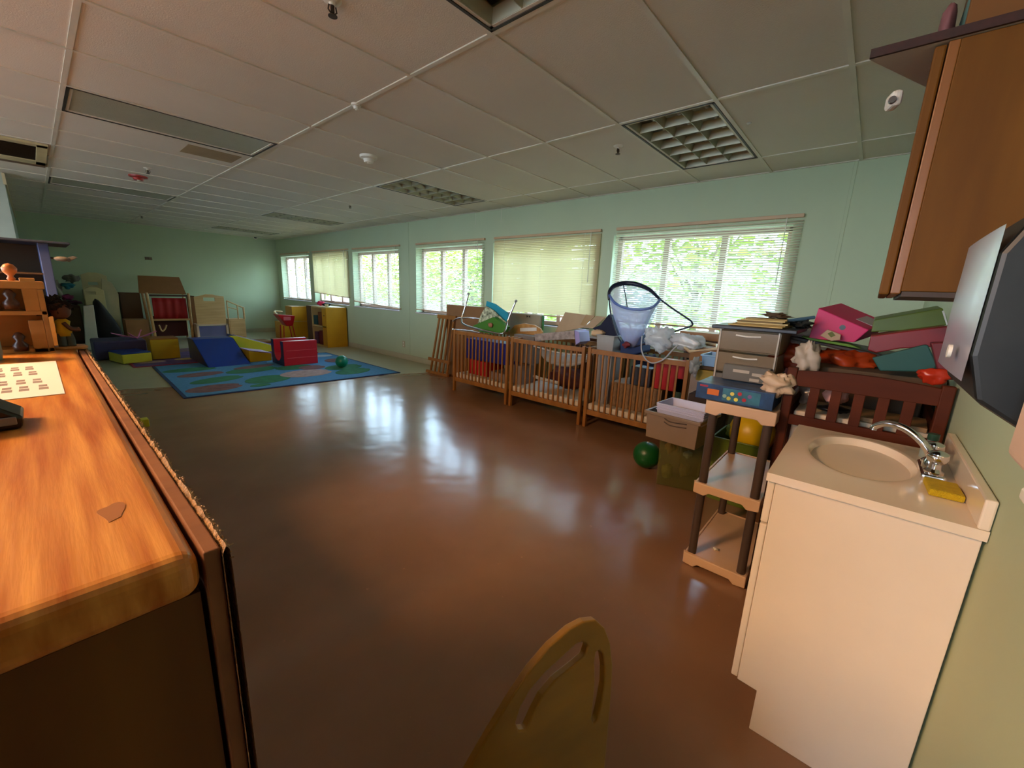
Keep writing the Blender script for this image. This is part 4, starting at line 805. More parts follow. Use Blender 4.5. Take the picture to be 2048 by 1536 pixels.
# generic prism of a pixel outline at plane x with a depth vector, real thickness
def slabx(name, lab, cat, pts, x, dx, m, bevel=.004, d=None, parent=None, group=None):
    P = [PX(a, b, x) for a, b in pts]; o = MB().prism(P, d if d is not None else (dx, 0, 0)).build(name, m, parent, bevel=bevel, world=parent is not None)
    if parent is None: tag(o, lab, cat, group)
    return o
def obin(name, lab, cat, L, R, depth, z0, z1, m, wall=.004, taper=.03, rim=.012, group=None, parent=None):
    """open bin: L and R are its near bottom corners, it reaches DEPTH away from them"""
    L = Vector((L[0], L[1], 0)); R = Vector((R[0], R[1], 0)); u = (R - L); w_ = u.length; u.normalize(); n = Vector((-u.y, u.x, 0))
    if n.x < 0: n = -n
    t = thing(name, lab, cat, (L.x, L.y, z0), 0, group)
    def ring(e, z, inner=0): return [u * (-e + inner) + n * (-e + inner) + Vector((0, 0, z)), u * (w_ + e - inner) + n * (-e + inner) + Vector((0, 0, z)), u * (w_ + e - inner) + n * (depth + e - inner) + Vector((0, 0, z)), u * (-e + inner) + n * (depth + e - inner) + Vector((0, 0, z))]
    h = z1 - z0; rs = [ring(0, 0), ring(taper, h - rim), ring(taper + rim * .7, h - rim), ring(taper + rim * .7, h), ring(taper, h, wall), ring(0, wall, wall)]
    V = [p for r_ in rs for p in r_]; F = [[i * 4 + k, i * 4 + (k + 1) % 4, (i + 1) * 4 + (k + 1) % 4, (i + 1) * 4 + k] for i in range(len(rs) - 1) for k in range(4)] + [[3, 2, 1, 0], [20, 21, 22, 23]]
    MB().add(V, F).build('bin_body', m, t, bevel=.003); return t, u, n, w_, h
def bag(name, lab, px, py, x, rx, ry, rz, m, seed, amp=.35, cat='bag', fr=4, parent=None):
    q = PX(px, py, x); return tag(MB().blob(q, (rx, ry, rz), amp, fr, 30, seed).build(name, m, parent, smooth=True), lab, cat)
# --- crib far: blue and red bins, grey box
m_bbl = mat('royal_blue_plastic', '#1b1f78', .4); m_grbx = mat('grey_board_box', '#8b7d74', .7)
def cbx(name, lab, p0, p1, x, dep, z0, m, cat='box', zt=None, bevel=.006):
    a, b = PX(p0[0], p0[1], x), PX(p1[0], p1[1], x); z1 = zt if zt else a.z
    return tag(MB().box((x, min(a.y, b.y), z0), (x + dep, max(a.y, b.y), z1)).build(name, m, bevel=bevel), lab, cat)
cbx('toy_bin', 'red plastic bin under the blue bin in the far crib', (938, 718), (974, 760), 3.62, .3, .247, m_redp, 'bin')
zr = PX(938, 718, 3.62).z
cbx('storage_box', 'grey box at the low right inside the far crib', (978, 742), (1012, 765), 3.60, .3, .247, m_grbx)
zg = PX(978, 742, 3.6).z
cbx('toy_bin', 'royal blue plastic bin showing behind the slats of the far crib', (932, 676), (1014, 700), 3.64, .33, max(zr, zg) + .003, m_bbl, 'bin')
cbx('cardboard_box', 'flat tan cardboard box at the left end behind the far crib', (893, 609), (968, 640), 4.13, .07, .0, m_card)
cbx('cardboard_box', 'pale grey carton with a dark bow mark behind the upturned bouncer', (1014, 625), (1079, 650), 4.14, .08, .0, mat('pale_carton', '#a29883', .7))
q = PX(1057, 633, 4.14); m_ink = mat('dark_ink', '#2a2420', .6)
tag(MB().add([(4.1375, q.y - .03, q.z - .015), (4.1375, q.y, q.z), (4.1375, q.y - .03, q.z + .015), (4.1375, q.y + .03, q.z - .015), (4.1375, q.y + .03, q.z + .015)], [[0, 1, 2], [3, 1, 4]]).build('printed_bow', m_ink, solid=.001), 'dark bow-shaped mark printed on the pale grey carton', 'mark')
# baby bouncer, upturned, chrome legs
bb = thing('baby_bouncer', 'upturned baby bouncer with chrome legs and blue and green cloth, on the far crib', 'bouncer', tuple(PX(960, 662, 3.6)))
c1 = [PX(937, 588, 3.62), PX(930, 615, 3.6), PX(923, 640, 3.56), PX(930, 650, 3.54), PX(965, 660, 3.53), PX(1000, 667, 3.53), PX(1010, 661, 3.56), PX(1016, 640, 3.62), PX(1032, 602, 3.66)]
MB().tube(spline(c1, 6), .011, 10).build('leg_tube', m_chrome, bb, smooth=True, world=True)
MB().tube(spline([PX(905, 643, 3.64), PX(915, 637, 3.7), PX(940, 636, 3.85), PX(975, 640, 3.9)], 6), .009, 8).build('support_tube', m_chrome, bb, smooth=True, world=True)
MB().tube(spline([PX(905, 659, 3.52), PX(930, 661, 3.52), PX(960, 665, 3.53)], 5), .009, 8).build('base_tube', m_chrome, bb, smooth=True, world=True)
for (a, b, x) in ((937, 588, 3.62), (1032, 602, 3.66)): MB().ball(PX(a, b, x), .016, 12).build('rubber_tip', mat('grey_rubber', '#8d8d90', .6), bb, smooth=True, world=True)
m_aqua = mat('aqua_cloth', '#1790a8', .7); m_grc = mat('leaf_green_cloth', '#3f7a1c', .7); m_prt = mat('jungle_print', '#35452a', .8, var=.5, scale=26, col2='#c3c7a6')
slabx('back_cloth', None, None, [(973, 602), (990, 608), (1015, 626), (1014, 648), (1000, 645), (985, 622), (971, 613)], 3.72, .02, m_aqua, parent=bb)
slabx('side_cloth', None, None, [(972, 612), (986, 620), (1013, 646), (1012, 655), (988, 633), (962, 646), (955, 646), (962, 628)], 3.69, .015, m_prt, parent=bb)
slabx('seat_cloth', None, None, [(945, 652), (960, 645), (987, 634), (1013, 654), (1008, 664), (985, 668), (960, 664)], 3.60, .07, m_grc, parent=bb)
MB().blob(PX(981, 650, 3.58), (.03, .045, .03), .3, 4, 18, 2).build('hanging_toy', mat('tan_plush', '#a87458', .8), bb, smooth=True, world=True)
# --- middle crib
w_arch = wood('arched_maple', '#b07a3a', '#c08c4a', .4)
t = thing('wooden_rocker_arch', 'arched light wooden piece with a white label above the middle crib', 'wooden arch', (3.9, 0, 0))
ar = [(1020, 705), (1020, 660), (1030, 650), (1048, 647), (1068, 650), (1080, 657), (1084, 664), (1084, 705)]
slabx('arch_board', None, None, ar, 3.86, .03, w_arch, parent=t); slabx('label', None, None, [(1040, 656), (1073, 655), (1073, 662), (1040, 663)], 3.855, .003, m_white, parent=t, bevel=0)
cbx('storage_box', 'grey flat box lying in the middle crib in front of the wooden arch', (1028, 668), (1068, 680), 3.68, .14, .5, mat('grey_cloth_box', '#75695e', .7), zt=PX(1028, 668, 3.68).z)
t = thing('patterned_box', 'long patterned grey box with a lilac end lying on the middle crib', 'box', (3.58, 0, 0))
slabx('carton', None, None, [(1068, 668), (1148, 661), (1150, 678), (1070, 682)], 3.6, .2, mat('dotted_paper', '#9a8d84', .7, var=.35, scale=22), parent=t)
slabx('lilac_end', None, None, [(1148.6, 660), (1158, 664), (1160, 684), (1151, 690)], 3.6, .2, mat('lilac_plastic', '#9a8fc4', .4), parent=t)
m_netw = thin('milky_plastic', '#d8ccbc', .25); 
t = thing('baby_bath', 'milky plastic baby bath hanging in the middle crib behind the slats', 'baby bath', (3.62, 0, 0)); rows = []
for i in range(9):
    a = PI * i / 8; row = []
    for j in range(13):
        b = PI * j / 12; yc, zc_ = 2.46, .72; row.append(Vector((3.74 - .15 * math.sin(b) * math.cos(a - PI / 2 + .01) , yc + .33 * math.cos(b), zc_ - .17 * math.sin(b) * math.sin(a * .5 + .3))))
    rows.append(row)
MB().sheet(rows).build('bath_shell', m_netw, t, world=True, smooth=True, solid=.005)
MB().tube(spline([(3.6, 2.80, .73), (3.6, 2.46, .70), (3.6, 2.12, .72), (3.74, 2.11, .73), (3.88, 2.46, .74), (3.74, 2.81, .74), (3.6, 2.80, .73)], 6), .008, 8).build('rim', m_white, t, world=True, smooth=True)
m_seat = mat('maroon_fabric', '#4a1c16', .85)
tag(MB().blob((3.8, 2.46, .40), (.16, .30, .14), .3, 3, 30, 8).build('car_seat_cover', m_seat, smooth=True), 'dark maroon padded seat cover lying in the middle crib under the bath', 'cover')
cbx('storage_box', 'grey carton standing at the left inside the middle crib', (1026, 725), (1042, 775), 3.62, .25, .247, m_grbx, zt=.47)
tag(MB().tube(spline([PX(1068, 752, 3.62), PX(1080, 757, 3.6), PX(1100, 762, 3.6), PX(1118, 766, 3.62)], 5), .018, 10).build('pale_roll', m_mattress, smooth=True), 'pale rolled cloth along the bottom of the middle crib', 'cloth')
# cardboard cartons behind the middle and near crib
cd_ = thing('cardboard_box', 'open brown cardboard box with taped flaps between the middle crib and the window', 'box', (4.13, 2.05, .0))
a, b = PX(1105, 668, 4.13), PX(1238, 690, 4.13); ztp = PX(1110, 668, 4.13).z
MB().box((0, 0, 0), (.25, .62, ztp)).build('carton', mat('brown_carton', '#6b4a36', .8), cd_, bevel=.004)
m_cflap = mat('light_carton_flap', '#b59a78', .8); slabx('flap', None, None, [(1130, 624), (1190, 632), (1166, 655), (1108, 667)], 4.12, .008, m_cflap, parent=cd_)
slabx('tape_strip', None, None, [(1172, 629), (1190, 632), (1170, 652), (1160, 650)], 4.114, .005, mat('packing_tape', '#a8824a', .3), parent=cd_, bevel=0)
slabx('flap', None, None, [(1192, 632), (1212, 634), (1186, 657), (1168, 654)], 4.12, .008, m_cflap, parent=cd_)
tag(MB().cbox((PX(1086, 640, 4.2).x, PX(1086, 640, 4.2).y, PX(1086, 652, 4.2).z), (.03, .03, .26)).build('green_bottle', mat('bright_green', '#2f7a3a', .5), bevel=.01), 'thin green object standing between the cartons at the sill', 'object')
# --- near crib: white bin, navy seat with mesh hood, bag, carton
bn = obin('laundry_bin', 'white translucent bin with a cream cloth inside the near crib', 'bin', (3.62, 1.985), (3.62, 1.86), .2, .247, PX(1195, 668, 3.62).z, thin('frosted_plastic', '#cfc8c0', .2), taper=.03)[0]
tag(MB().blob(PX(1196, 668, 3.72) + Vector((0, 0, .01)), (.08, .085, .045), .3, 4, 24, 12).build('cream_cloth', mat('cream_cloth', '#d8b890', .85), smooth=True), 'cream cloth bulging from the white bin in the near crib', 'cloth')
sw = thing('infant_rocker', 'navy infant rocker with white mesh hood and curved tube frame in the near crib', 'baby seat', (3.7, 1.7, .25))
m_navf = mat('navy_fabric', '#0d1430', .8); m_navt = mat('navy_tube', '#10142c', .4); m_mesh = thin('white_mesh', '#c9d0ee', .42)
AP = [(1218, 600, 3.72), (1219, 583, 3.74), (1230, 571, 3.80), (1250, 566.5, 3.88), (1275, 569, 3.90), (1300, 580, 3.86), (1320, 599, 3.76)]
arc1 = spline([PX(*p) for p in AP], 6)
MB().tube(arc1, [.012 + .012 * math.sin(PI * i / (len(arc1) - 1)) for i in range(len(arc1))], 10).build('hood_rim', m_navt, sw, smooth=True, world=True)
MB().tube(spline([PX(*p) for p in [(1318, 597, 3.76), (1345, 617, 3.72), (1375, 637, 3.68), (1384, 645, 3.66), (1380, 653, 3.65), (1340, 666, 3.64), (1300, 684, 3.62), (1268, 694, 3.62)]], 6), .008, 8).build('frame_tube', m_navt, sw, smooth=True, world=True)
MB().tube(spline([PX(*p) for p in [(1218, 598, 3.72), (1224, 640, 3.68), (1240, 680, 3.65), (1262, 695, 3.62)]], 6), .007, 8).build('frame_tube', m_navt, sw, smooth=True, world=True)
MB().tube(spline([PX(*p) for p in [(1247, 570, 3.86), (1254, 610, 3.74), (1261, 660, 3.66), (1264, 690, 3.62)]], 6), .005, 8).build('centre_rod', m_navt, sw, smooth=True, world=True)
# hood sling: two sheets between the rim arc and the foot of the seat, the back one behind the oval opening
Rb = spline([PX(*p) for p in [(1219, 590, 3.7), (1230, 606, 3.62), (1252, 616, 3.58), (1280, 619, 3.58), (1305, 614, 3.64), (1320, 600, 3.74)]], 5)
Rt = spline([PX(*p) for p in [(1240, 668, 3.66), (1247, 682, 3.63), (1256, 692, 3.61), (1266, 694, 3.61), (1274, 688, 3.62), (1284, 676, 3.65)]], 5)
rows = [[a.lerp(b, k / 8) + Vector((-.03 * math.sin(PI * k / 8), 0, 0)) for a, b in zip(Rb, Rt)] for k in range(9)]
MB().sheet(rows).build('mesh_sling', m_mesh, sw, smooth=True, world=True, solid=.002)
MB().tube(Rb, .012, 8).build('sling_hem', thin('blue_hem', '#7a96dc', .25), sw, smooth=True, world=True)
rows = [[a.lerp(b, k / 8) + Vector((.05 * math.sin(PI * k / 8), 0, 0)) for a, b in zip([arc1[int(i * (len(arc1) - 1) / 25)] for i in range(26)], [Rt[int(i * (len(Rt) - 1) / 25)] for i in range(26)])] for k in range(9)]
MB().sheet(rows).build('mesh_back', thin('white_mesh_back', '#d0d4ee', .62), sw, smooth=True, world=True, solid=.002)
slabx('navy_skirt', None, None, [(1183, 657), (1200, 650), (1217, 628), (1225, 640), (1238, 672), (1246, 690), (1240, 700), (1222, 700), (1212, 672)], 3.74, .12, m_navf, parent=sw, bevel=.01)
slabx('navy_seat', None, None, [(1240, 684), (1262, 676), (1282, 668), (1284, 705), (1262, 712), (1240, 708)], 3.62, .2, mat('deep_blue_fabric', '#14305e', .7), parent=sw, bevel=.012)
MB().blob((3.88, 1.60, .60), (.10, .17, .22), .25, 3, 26, 4).build('padding', m_navf, sw, smooth=True, world=True)
tag(MB().blob(PX(1252, 690, 3.56), (.03, .05, .035), .4, 4, 20, 5).build('red_plush', mat('faded_red_plush', '#7a3038', .8), smooth=True), 'small faded red plush toy tucked beside the navy seat on the near crib', 'toy')
# white carrier bag over the crib corner
m_bagw = thin('white_carrier_bag', '#f2f4f6', .05, .3)
q = PX(1335, 683, 3.5); wb = thing('plastic_bag', 'white plastic carrier bag draped over the corner of the near crib', 'bag', (3.5, q.y, .80))
MB().blob((3.56, q.y + .09, .97), (.10, .19, .14), .4, 4, 36, 11).build('bag_body', m_bagw, wb, smooth=True, world=True)
MB().blob((3.58, q.y - .14, .95), (.10, .20, .085), .4, 4, 30, 15).build('bag_end', m_bagw, wb, smooth=True, world=True)
MB().tube(spline([PX(*p) for p in [(1284, 672, 3.49), (1283, 700, 3.475), (1293, 720, 3.47), (1308, 726, 3.47), (1328, 718, 3.475), (1345, 700, 3.48), (1356, 690, 3.49)]], 6), [.006] * 37, 8).build('bag_handle', thin('bag_handle_plastic', '#dfe6ee', .02), wb, smooth=True, world=True)
# contents low in the near crib
tx = mat('printed_tan_box', '#8a6a44', .7, var=.2, scale=30)
cbx('cardboard_box', 'tan printed box low inside the near crib', (1222, 762), (1318, 830), 3.62, .34, .247, tx)
cbx('toy_bin', 'bright red plastic bin high in the right of the near crib', (1312, 722), (1372, 760), 3.64, .3, PX(1222, 762, 3.62).z + .003, m_redp, 'bin')
cbx('storage_box', 'dark grey case on the tan printed box in the near crib', (1262, 732), (1300, 760), 3.62, .22, PX(1222, 762, 3.62).z + .003, mat('charcoal_case', '#2c2c34', .5), 'case')
cbx('storage_box', 'dark green box at the right end inside the near crib', (1352, 755), (1374, 800), 3.64, .3, .247, mat('deep_green_box', '#27422a', .6), zt=PX(1352, 755, 3.64).z)
# ------------------------------------------------------------------ table-high pile between crib and shelf
low = PX(1390, 800, 3.0)
a_ = PX(1378, 780, 3.1); b_ = PX(1440, 780, 3.1)
tag(MB().box((3.1, b_.y, 0), (3.42, a_.y, PX(1400, 790, 3.1).z)).build('wooden_chest', mat('dark_brown_trunk', '#2c1a12', .7), bevel=.01), 'dark chest on the floor behind the taupe bin, carrying the pink box', 'chest')
zz = PX(1400, 790, 3.1).z
cbx('toy_box', 'dusty pink box above the grey bin, under the yellow box', (1396, 762), (1436, 785), 3.11, .28, zz + .002, mat('dusty_pink_box', '#8e4a58', .6))
zz = PX(1396, 762, 3.11).z
cbx('toy_box', 'mustard yellow box stacked on the dusty pink box', (1393, 738), (1436, 760), 3.12, .27, zz + .002, mat('mustard_plastic', '#8f7a0e', .4))
zz = PX(1393, 738, 3.12).z
cbx('toy_box', 'dark brown tray between the mustard box and the blue tub', (1398, 731), (1436, 738), 3.13, .25, zz + .002, m_brownin)
zz = PX(1398, 731, 3.13).z
a_, b_ = PX(1404, 731, 3.14), PX(1440, 731, 3.14)
obin('plastic_tub', 'pale blue plastic tub standing on the brown tray', 'tub', (3.14, a_.y), (3.14, b_.y), .21, zz + .002, PX(1404, 708, 3.14).z, mat('pale_blue_plastic', '#86b0d8', .35), taper=.008)
tag(MB().blob(PX(1386, 735, 3.0) + Vector((.06, .01, 0)), (.05, .045, .09), .5, 5, 28, 21).build('clear_bag', thin('clear_crumpled_plastic', '#c6c6c4', .35, .15), smooth=True), 'clear crumpled plastic bag between the near crib and the blue tub', 'bag')
t = thing('wooden_tray', 'cream-edged tray tilted behind the blue tub', 'tray', (3.55, 0, 0)); tr_ = [PX(1362, 689, 3.6), PX(1392, 683, 3.75), PX(1434, 690, 3.75), PX(1434, 697, 3.45), PX(1380, 703, 3.4)]
MB().tube(tr_ + [tr_[0]], .011, 8).build('rim', mat('cream_rim', '#d9c39c', .4), t, world=True); MB().add([p - Vector((0, 0, .015)) for p in tr_], [[0, 1, 2, 3, 4]]).build('tray_floor', m_card, t, world=True, solid=.01)
MB().prism([tr_[4] - Vector((0, 0, .02)), tr_[3] - Vector((0, 0, .02)), tr_[3] - Vector((0, 0, .09)), tr_[4] - Vector((0, 0, .09))], (.01, 0, 0)).build('front_side', m_card, t, world=True)
tag(MB().box((3.46, .72, 0), (3.8, 1.05, PX(1400, 703, 3.45).z - .10)).build('storage_crate', m_grbx, bevel=.01), 'grey crate on the floor under the wooden tray', 'crate')
# cream table corner and shelf seen under the window
q = PX(1415, 672, 4.05); tag(MB().box((4.13, .45, q.z - .05), (4.4, PX(1350, 665, 4.0).y, q.z + .02)).build('window_shelf', mat('tan_plank', '#b08a62', .6), bevel=.004), 'tan plank lying under the widest window', 'plank')
tag(MB().box((4.14, .5, 0), (4.38, 1.35, q.z - .052)).build('cardboard_box', mat('grey_brown_carton', '#5c5350', .8), bevel=.006), 'grey-brown carton carrying the tan plank under the window', 'box')
# ------------------------------------------------------------------ totes and bins on the floor
m_tote = thin('olive_clear_plastic', '#a0a05c', .72, .15)
L = PZ(1312, 968, 0); R = PZ(1392, 985, 0); zt_ = .405
tote = obin('storage_tote', 'clear olive plastic tote of odds and ends on the floor under the grey bin', 'tote', (L.x, L.y), (R.x, R.y), .30, 0.0, zt_, m_tote, taper=.012)
for k, (u_, n_, z, r, c_, lb) in enumerate([(.06, .1, .08, (.07, .05, .06), '#7c7a2a', 'olive cloth at the left bottom of the clear tote'), (.17, .12, .10, (.06, .05, .07), '#6a5a30', 'brown cloth at the right bottom of the clear tote'), (.06, .14, .25, (.05, .05, .07), '#9a7a3a', 'tan cloth high on the left of the clear tote'),
                                           (.18, .10, .23, (.045, .04, .03), '#8fa3a0', 'pale blue-grey wad in the middle of the clear tote')]):
    u, n = tote[1], tote[2]; c = Vector((L.x, L.y, z)) + u * u_ + n * n_; tag(MB().blob(c, r, .4, 4, 20, k + 3).build('fabric_scrap', mat('scrap_' + c_[1:], c_, .8, var=.2), smooth=True), lb, 'cloth', 'odds and ends in the clear tote')
m_gbin = mat('taupe_plastic', '#8a7868', .4)
L2 = PZ(1291, 872, .41); R2 = PZ(1389, 901, .41); zb2 = PX(1290, 818, L2.x).z
gb, u, n, w_, h = obin('grey_bin', 'taupe plastic bin with handle slot holding stacked white trays', 'bin', (L2.x, L2.y), (R2.x, R2.y), .30, .41, zb2, m_gbin, taper=.006, rim=.02)
for z in (.055, .032):
    MB().tube(spline([u * (w_ * .36) + n * -.008 + Vector((0, 0, h - z + .004)), u * (w_ * .5) + n * -.011 + Vector((0, 0, h - z - .008)), u * (w_ * .8) + n * -.008 + Vector((0, 0, h - z))], 5), .0035, 6).build('handle_ridge', mat('dark_taupe', '#4a3c32', .5), gb, smooth=True)
m_wtray = mat('white_blue_plastic', '#c4c8e6', .35)
for k in range(4):
    zz = zb2 - .042 + .0145 * k; c0 = Vector((L2.x, L2.y, 0)) + u * .055 + n * .035
    tt = obin('white_tray', ['lowest of the white trays stacked in the taupe bin', 'white tray second from the bottom of the stack', 'white tray second from the top of the stack', 'topmost white tray of the stack in the taupe bin'][k], 'tray', (c0.x, c0.y), (c0.x + u.x * (w_ - .05), c0.y + u.y * (w_ - .05)), .20, zz, zz + .06 if k < 3 else zz + .055, m_wtray, taper=.012, rim=.006, group='white trays stacked in the bin', wall=.0025)[0]
# lime crate, yellow ball
a_, b_ = PX(1436, 880, 2.9), PX(1535, 880, 2.9)
obin('lime_crate', 'lime green plastic crate on the floor behind the shelf unit', 'crate', (2.82, a_.y), (2.82, b_.y), .3, 0, .44, mat('lime_plastic', '#566c0e', .4), taper=.01)
tag(MB().blob((2.95, a_.y - .12, .47), (.1, .11, .07), .3, 4, 24, 6).build('clear_bag', thin('pale_green_film', '#a8c06a', .3, .2), smooth=True), 'pale green film bag on the lime crate', 'bag')
q = PX(1500, 868, 2.9); ballo('play_ball', 'large yellow ball resting on the lime crate behind the shelf unit', (2.95, q.y, q.z - .135), .135, mat('yellow_rubber', '#e0b808', .35))
# ------------------------------------------------------------------ plastic shelf unit
m_shw = mat('almond_plastic', '#d3b294', .4); m_shp = mat('taupe_post', '#4a3c36', .4)
t = thing('shelf_unit', 'three-tier almond plastic shelf unit with taupe posts beside the sink cabinet', 'shelf unit', (1.98, .232, 0)); sl, sw_ = .60, .283
for z0_, z1_, nm in ((.0, .062, 'shelf'), (.388, .447, 'shelf'), (.79, .855, 'shelf')):
    f = MB(); a0 = 0 if z0_ > 0 else 0
    f.box((.01, .01, z1_ - .012), (sl - .01, sw_ - .01, z1_ - .004))
    f.prism([(0, 0, z1_), (0, sw_, z1_), (0, sw_, z0_ + .006), (0, sw_ - .05, z0_), (0, sw_ - .07, z0_ + .018), (0, .07, z0_ + .018), (0, .05, z0_), (0, 0, z0_ + .006)], (.012, 0, 0))
    f.prism([(sl - .012, 0, z1_), (sl - .012, sw_, z1_), (sl - .012, sw_, z0_ + .006), (sl - .012, 0, z0_ + .006)], (.012, 0, 0))
    for y in (0, sw_ - .012): f.box((.012, y, z0_ + .01), (sl - .012, y + .012, z1_))
    f.build('shelf', m_shw, t, bevel=.004)
for z0_, z1_ in ((.062, .388), (.447, .79)):
    for x in (.018, sl - .05):
        for y in (.012, sw_ - .048): MB().lathe((x + .018, y + .018, z0_ - .004), [(.0, 0), (.019, 0), (.019, z1_ - z0_ + .02), (0, z1_ - z0_ + .02)], 18).build('post', m_shp, t, smooth='auto')
tag(MB().blob((2.12, .40, .064), (.02, .02, .006), .5, 4, 14, 2, flat=None).build('tissue_scrap', m_white, smooth=True), 'tiny crumpled tissue on the lowest shelf', 'scrap')
# game box on the top shelf
gz = .857; g0, g1 = .255, .57
t = thing('game_box', 'blue board-game box with an orange panel and flower pattern on the top shelf', 'game box', (1.995, g0, gz)); gl = g1 - g0; gh = .075
MB().box((0, 0, 0), (.22, gl, gh)).build('carton', mat('navy_print', '#122a52', .45, var=.3, scale=14, col2='#1c4a78'), t, bevel=.002)
MB().box((-.0015, gl - .10, .025), (.0, gl - .05, .052)).build('orange_panel', mat('orange_print', '#d06a18', .5), t, bevel=.0005)
MB().box((-.0012, gl - .05, .058), (.0, gl - .015, .066)).build('red_strip', mat('red_print', '#a02840', .5), t)
MB().box((-.0010, .05, .01), (.0, gl - .115, .066)).build('teal_panel', mat('teal_print', '#2c6a80', .5, var=.3, scale=20), t)
for k, (y, z, c_) in enumerate([(.16, .045, '#e0cf60'), (.172, .022, '#c8c050'), (.142, .022, '#e8dc58'), (.13, .05, '#b02030'), (.11, .026, '#b02030'), (.09, .045, '#7a5a90'), (.19, .03, '#8fb0a0')]):
    MB().lathe((-.0024, y, z), [(0, 0), (.0085, 0), (.0085, .001), (0, .001)], 14, axis='x').build('flower_print', mat('fl_' + c_[1:], c_, .5), t)
# drawer tower
m_clr = thin('smoky_clear_plastic', '#b6a184', .22, .15); m_clr2 = thin('grey_clear_plastic', '#857c6e', .15, .2)
dx0, dy0, dy1 = 2.22, .30, .565; zb = .857
t = thing('drawer_tower', 'clear plastic drawer tower with a black lid on the top shelf', 'drawer tower', (dx0, dy0, zb)); dw = dy1 - dy0; dd = .32
ztop = PX(1437, 656, dx0).z - zb; n_ = 3; hh_ = ztop / n_
for k in range(n_):
    z = k * hh_; f = MB(); f.box((.004, 0, z), (dd, .004, z + hh_ - .006)); f.box((.004, dw - .004, z), (dd, dw, z + hh_ - .006)); f.box((dd - .004, 0, z), (dd, dw, z + hh_ - .006)); f.box((.004, 0, z), (dd, dw, z + .004)); f.build('drawer_shell', m_clr2 if k == 0 else m_clr, t)
    f = MB().box((0, .006, z + .006), (.004, dw - .006, z + hh_ - .01)); d = f.build('drawer', m_clr2 if k == 0 else m_clr, t, bevel=.001)
    MB().tube(spline([(-.006, dw * .3, z + hh_ * .75), (-.014, dw * .5, z + hh_ * .72), (-.006, dw * .7, z + hh_ * .75)], 4), .004, 6).build('drawer_pull', m_white, d)
    MB().blob((dd * .5, dw * .5, z + hh_ * .42), (dd * .38, dw * .38, hh_ * .3), .4, 4, 22, k + 31).build('drawer_contents', mat('paper_mix_%d' % k, ('#6a6058', '#8a7040', '#9a8668')[k], .8, var=.3, scale=20), d, smooth=True)
for y in (.004, dw - .012): MB().box((-.004, y, .0), (.006, y + .008, ztop)).build('frame_edge', mat('clear_edge', '#b5ab9c', .25), t, bevel=.002)
MB().box((-.03, -.06, ztop), (dd + .01, dw + .03, ztop + .018)).build('lid', mat('black_lid', '#15141f', .4), t, bevel=.004)
zt3 = zb + ztop + .0185
for k in range(6):
    c_ = ('#b89c5c', '#8f7438', '#cdbb84', '#6f5a34', '#c2ae74', '#a08650')[k]
    tag(MB().cbox((dx0 + .13, dy0 + .11 - .004 * k, zt3 + .004 + .0065 * k), (.26 - .012 * k, .23 - .012 * k, .006), rz=.08 * (k % 3) - .05).build('folder', mat('folder_' + c_[1:], c_, .7), bevel=.001), ['bottom manila folder of the pile on the black lid', 'dark manila folder second up in the pile', 'pale manila folder third up in the pile', 'brown folder fourth up in the pile', 'light folder fifth up in the pile', 'topmost manila folder of the pile on the black lid'][k], 'folder', 'folders on the drawer tower')
zt4 = zt3 + .045
tag(MB().blob((dx0 + .16, dy0 + .06, zt4 + .01), (.08, .09, .018), .6, 5, 24, 7).build('leather_scrap', mat('brown_leather', '#5a4228', .6), smooth=True), 'crumpled brown leather piece on top of the folders', 'cloth')
tag(MB().blob((dx0 + .2, dy0 - .045, zt3 + .02), (.09, .06, .03), .6, 5, 26, 17).build('dark_hat', mat('charcoal_felt', '#22241f', .8), smooth=True), 'dark crumpled felt hat at the right end of the black lid', 'hat')
tag(MB().tube([(dx0 + .12, dy0 + .02, zt3 + .03), (dx0 + .2, dy0 - .09, zt3 + .055)], .008, 8).build('marker', mat('steel_blue', '#4a6a80', .3), smooth='auto'), 'blue-grey marker pen sticking out beside the dark hat', 'pen')
# labelled grey tray leaning in front of the tower foot
t = thing('label_tray', 'small grey tray with white labels standing before the drawer tower', 'tray', (2.17, .31, .934)); MB().box((0, 0, 0), (.04, .20, .075)).build('tray_body', mat('grey_tray', '#5f5a50', .5), t, bevel=.004)
for y, z, c in ((.12, .048, .07), (.05, .04, .045), (.06, .014, .04)): MB().box((-.0012, y - c / 2, z - .007), (.0, y + c / 2, z + .007)).build('label', mat('label_paper', '#b0a494', .6), t)
# ------------------------------------------------------------------ dark crib with the heap
w_dk = wood('mahogany_stain', '#4a1c08', '#5a260c', .6, spec=.2, stretch=(5, 1.5, 5)); kx = 2.06
t = thing('dark_crib', 'mahogany crib end with wide slats behind the sink cabinet', 'crib', (kx, -.262, 0)); kw = .497; kt = 1.045
for x in (0, 1.0):
    for y in (0, kw - .036): MB().box((x, y, 0), (x + .036, y + .036, kt)).build('post', w_dk, t, bevel=.004)
    f = MB()
    f.prism([(x + .006, .034, kt - .075), (x + .006, kw - .034, kt - .075), (x + .006, kw - .034, kt - .012)] + [(x + .006, .034 + (kw - .068) * (1 - i / 10), kt - .012 + .014 * math.sin(PI * i / 10)) for i in range(1, 10)] + [(x + .006, .034, kt - .012)], (.022, 0, 0))
    f.box((x + .006, .034, .80), (x + .028, kw - .034, .842)); f.box((x + .006, .034, .12), (x + .028, kw - .034, .18))
    for i in range(5): y = .034 + (kw - .068) * (i + 1) / 6; f.box((x + .009, y - .017, .18), (x + .025, y + .017, kt - .07))
    f.build('slatted_end', w_dk, t, bevel=.002)
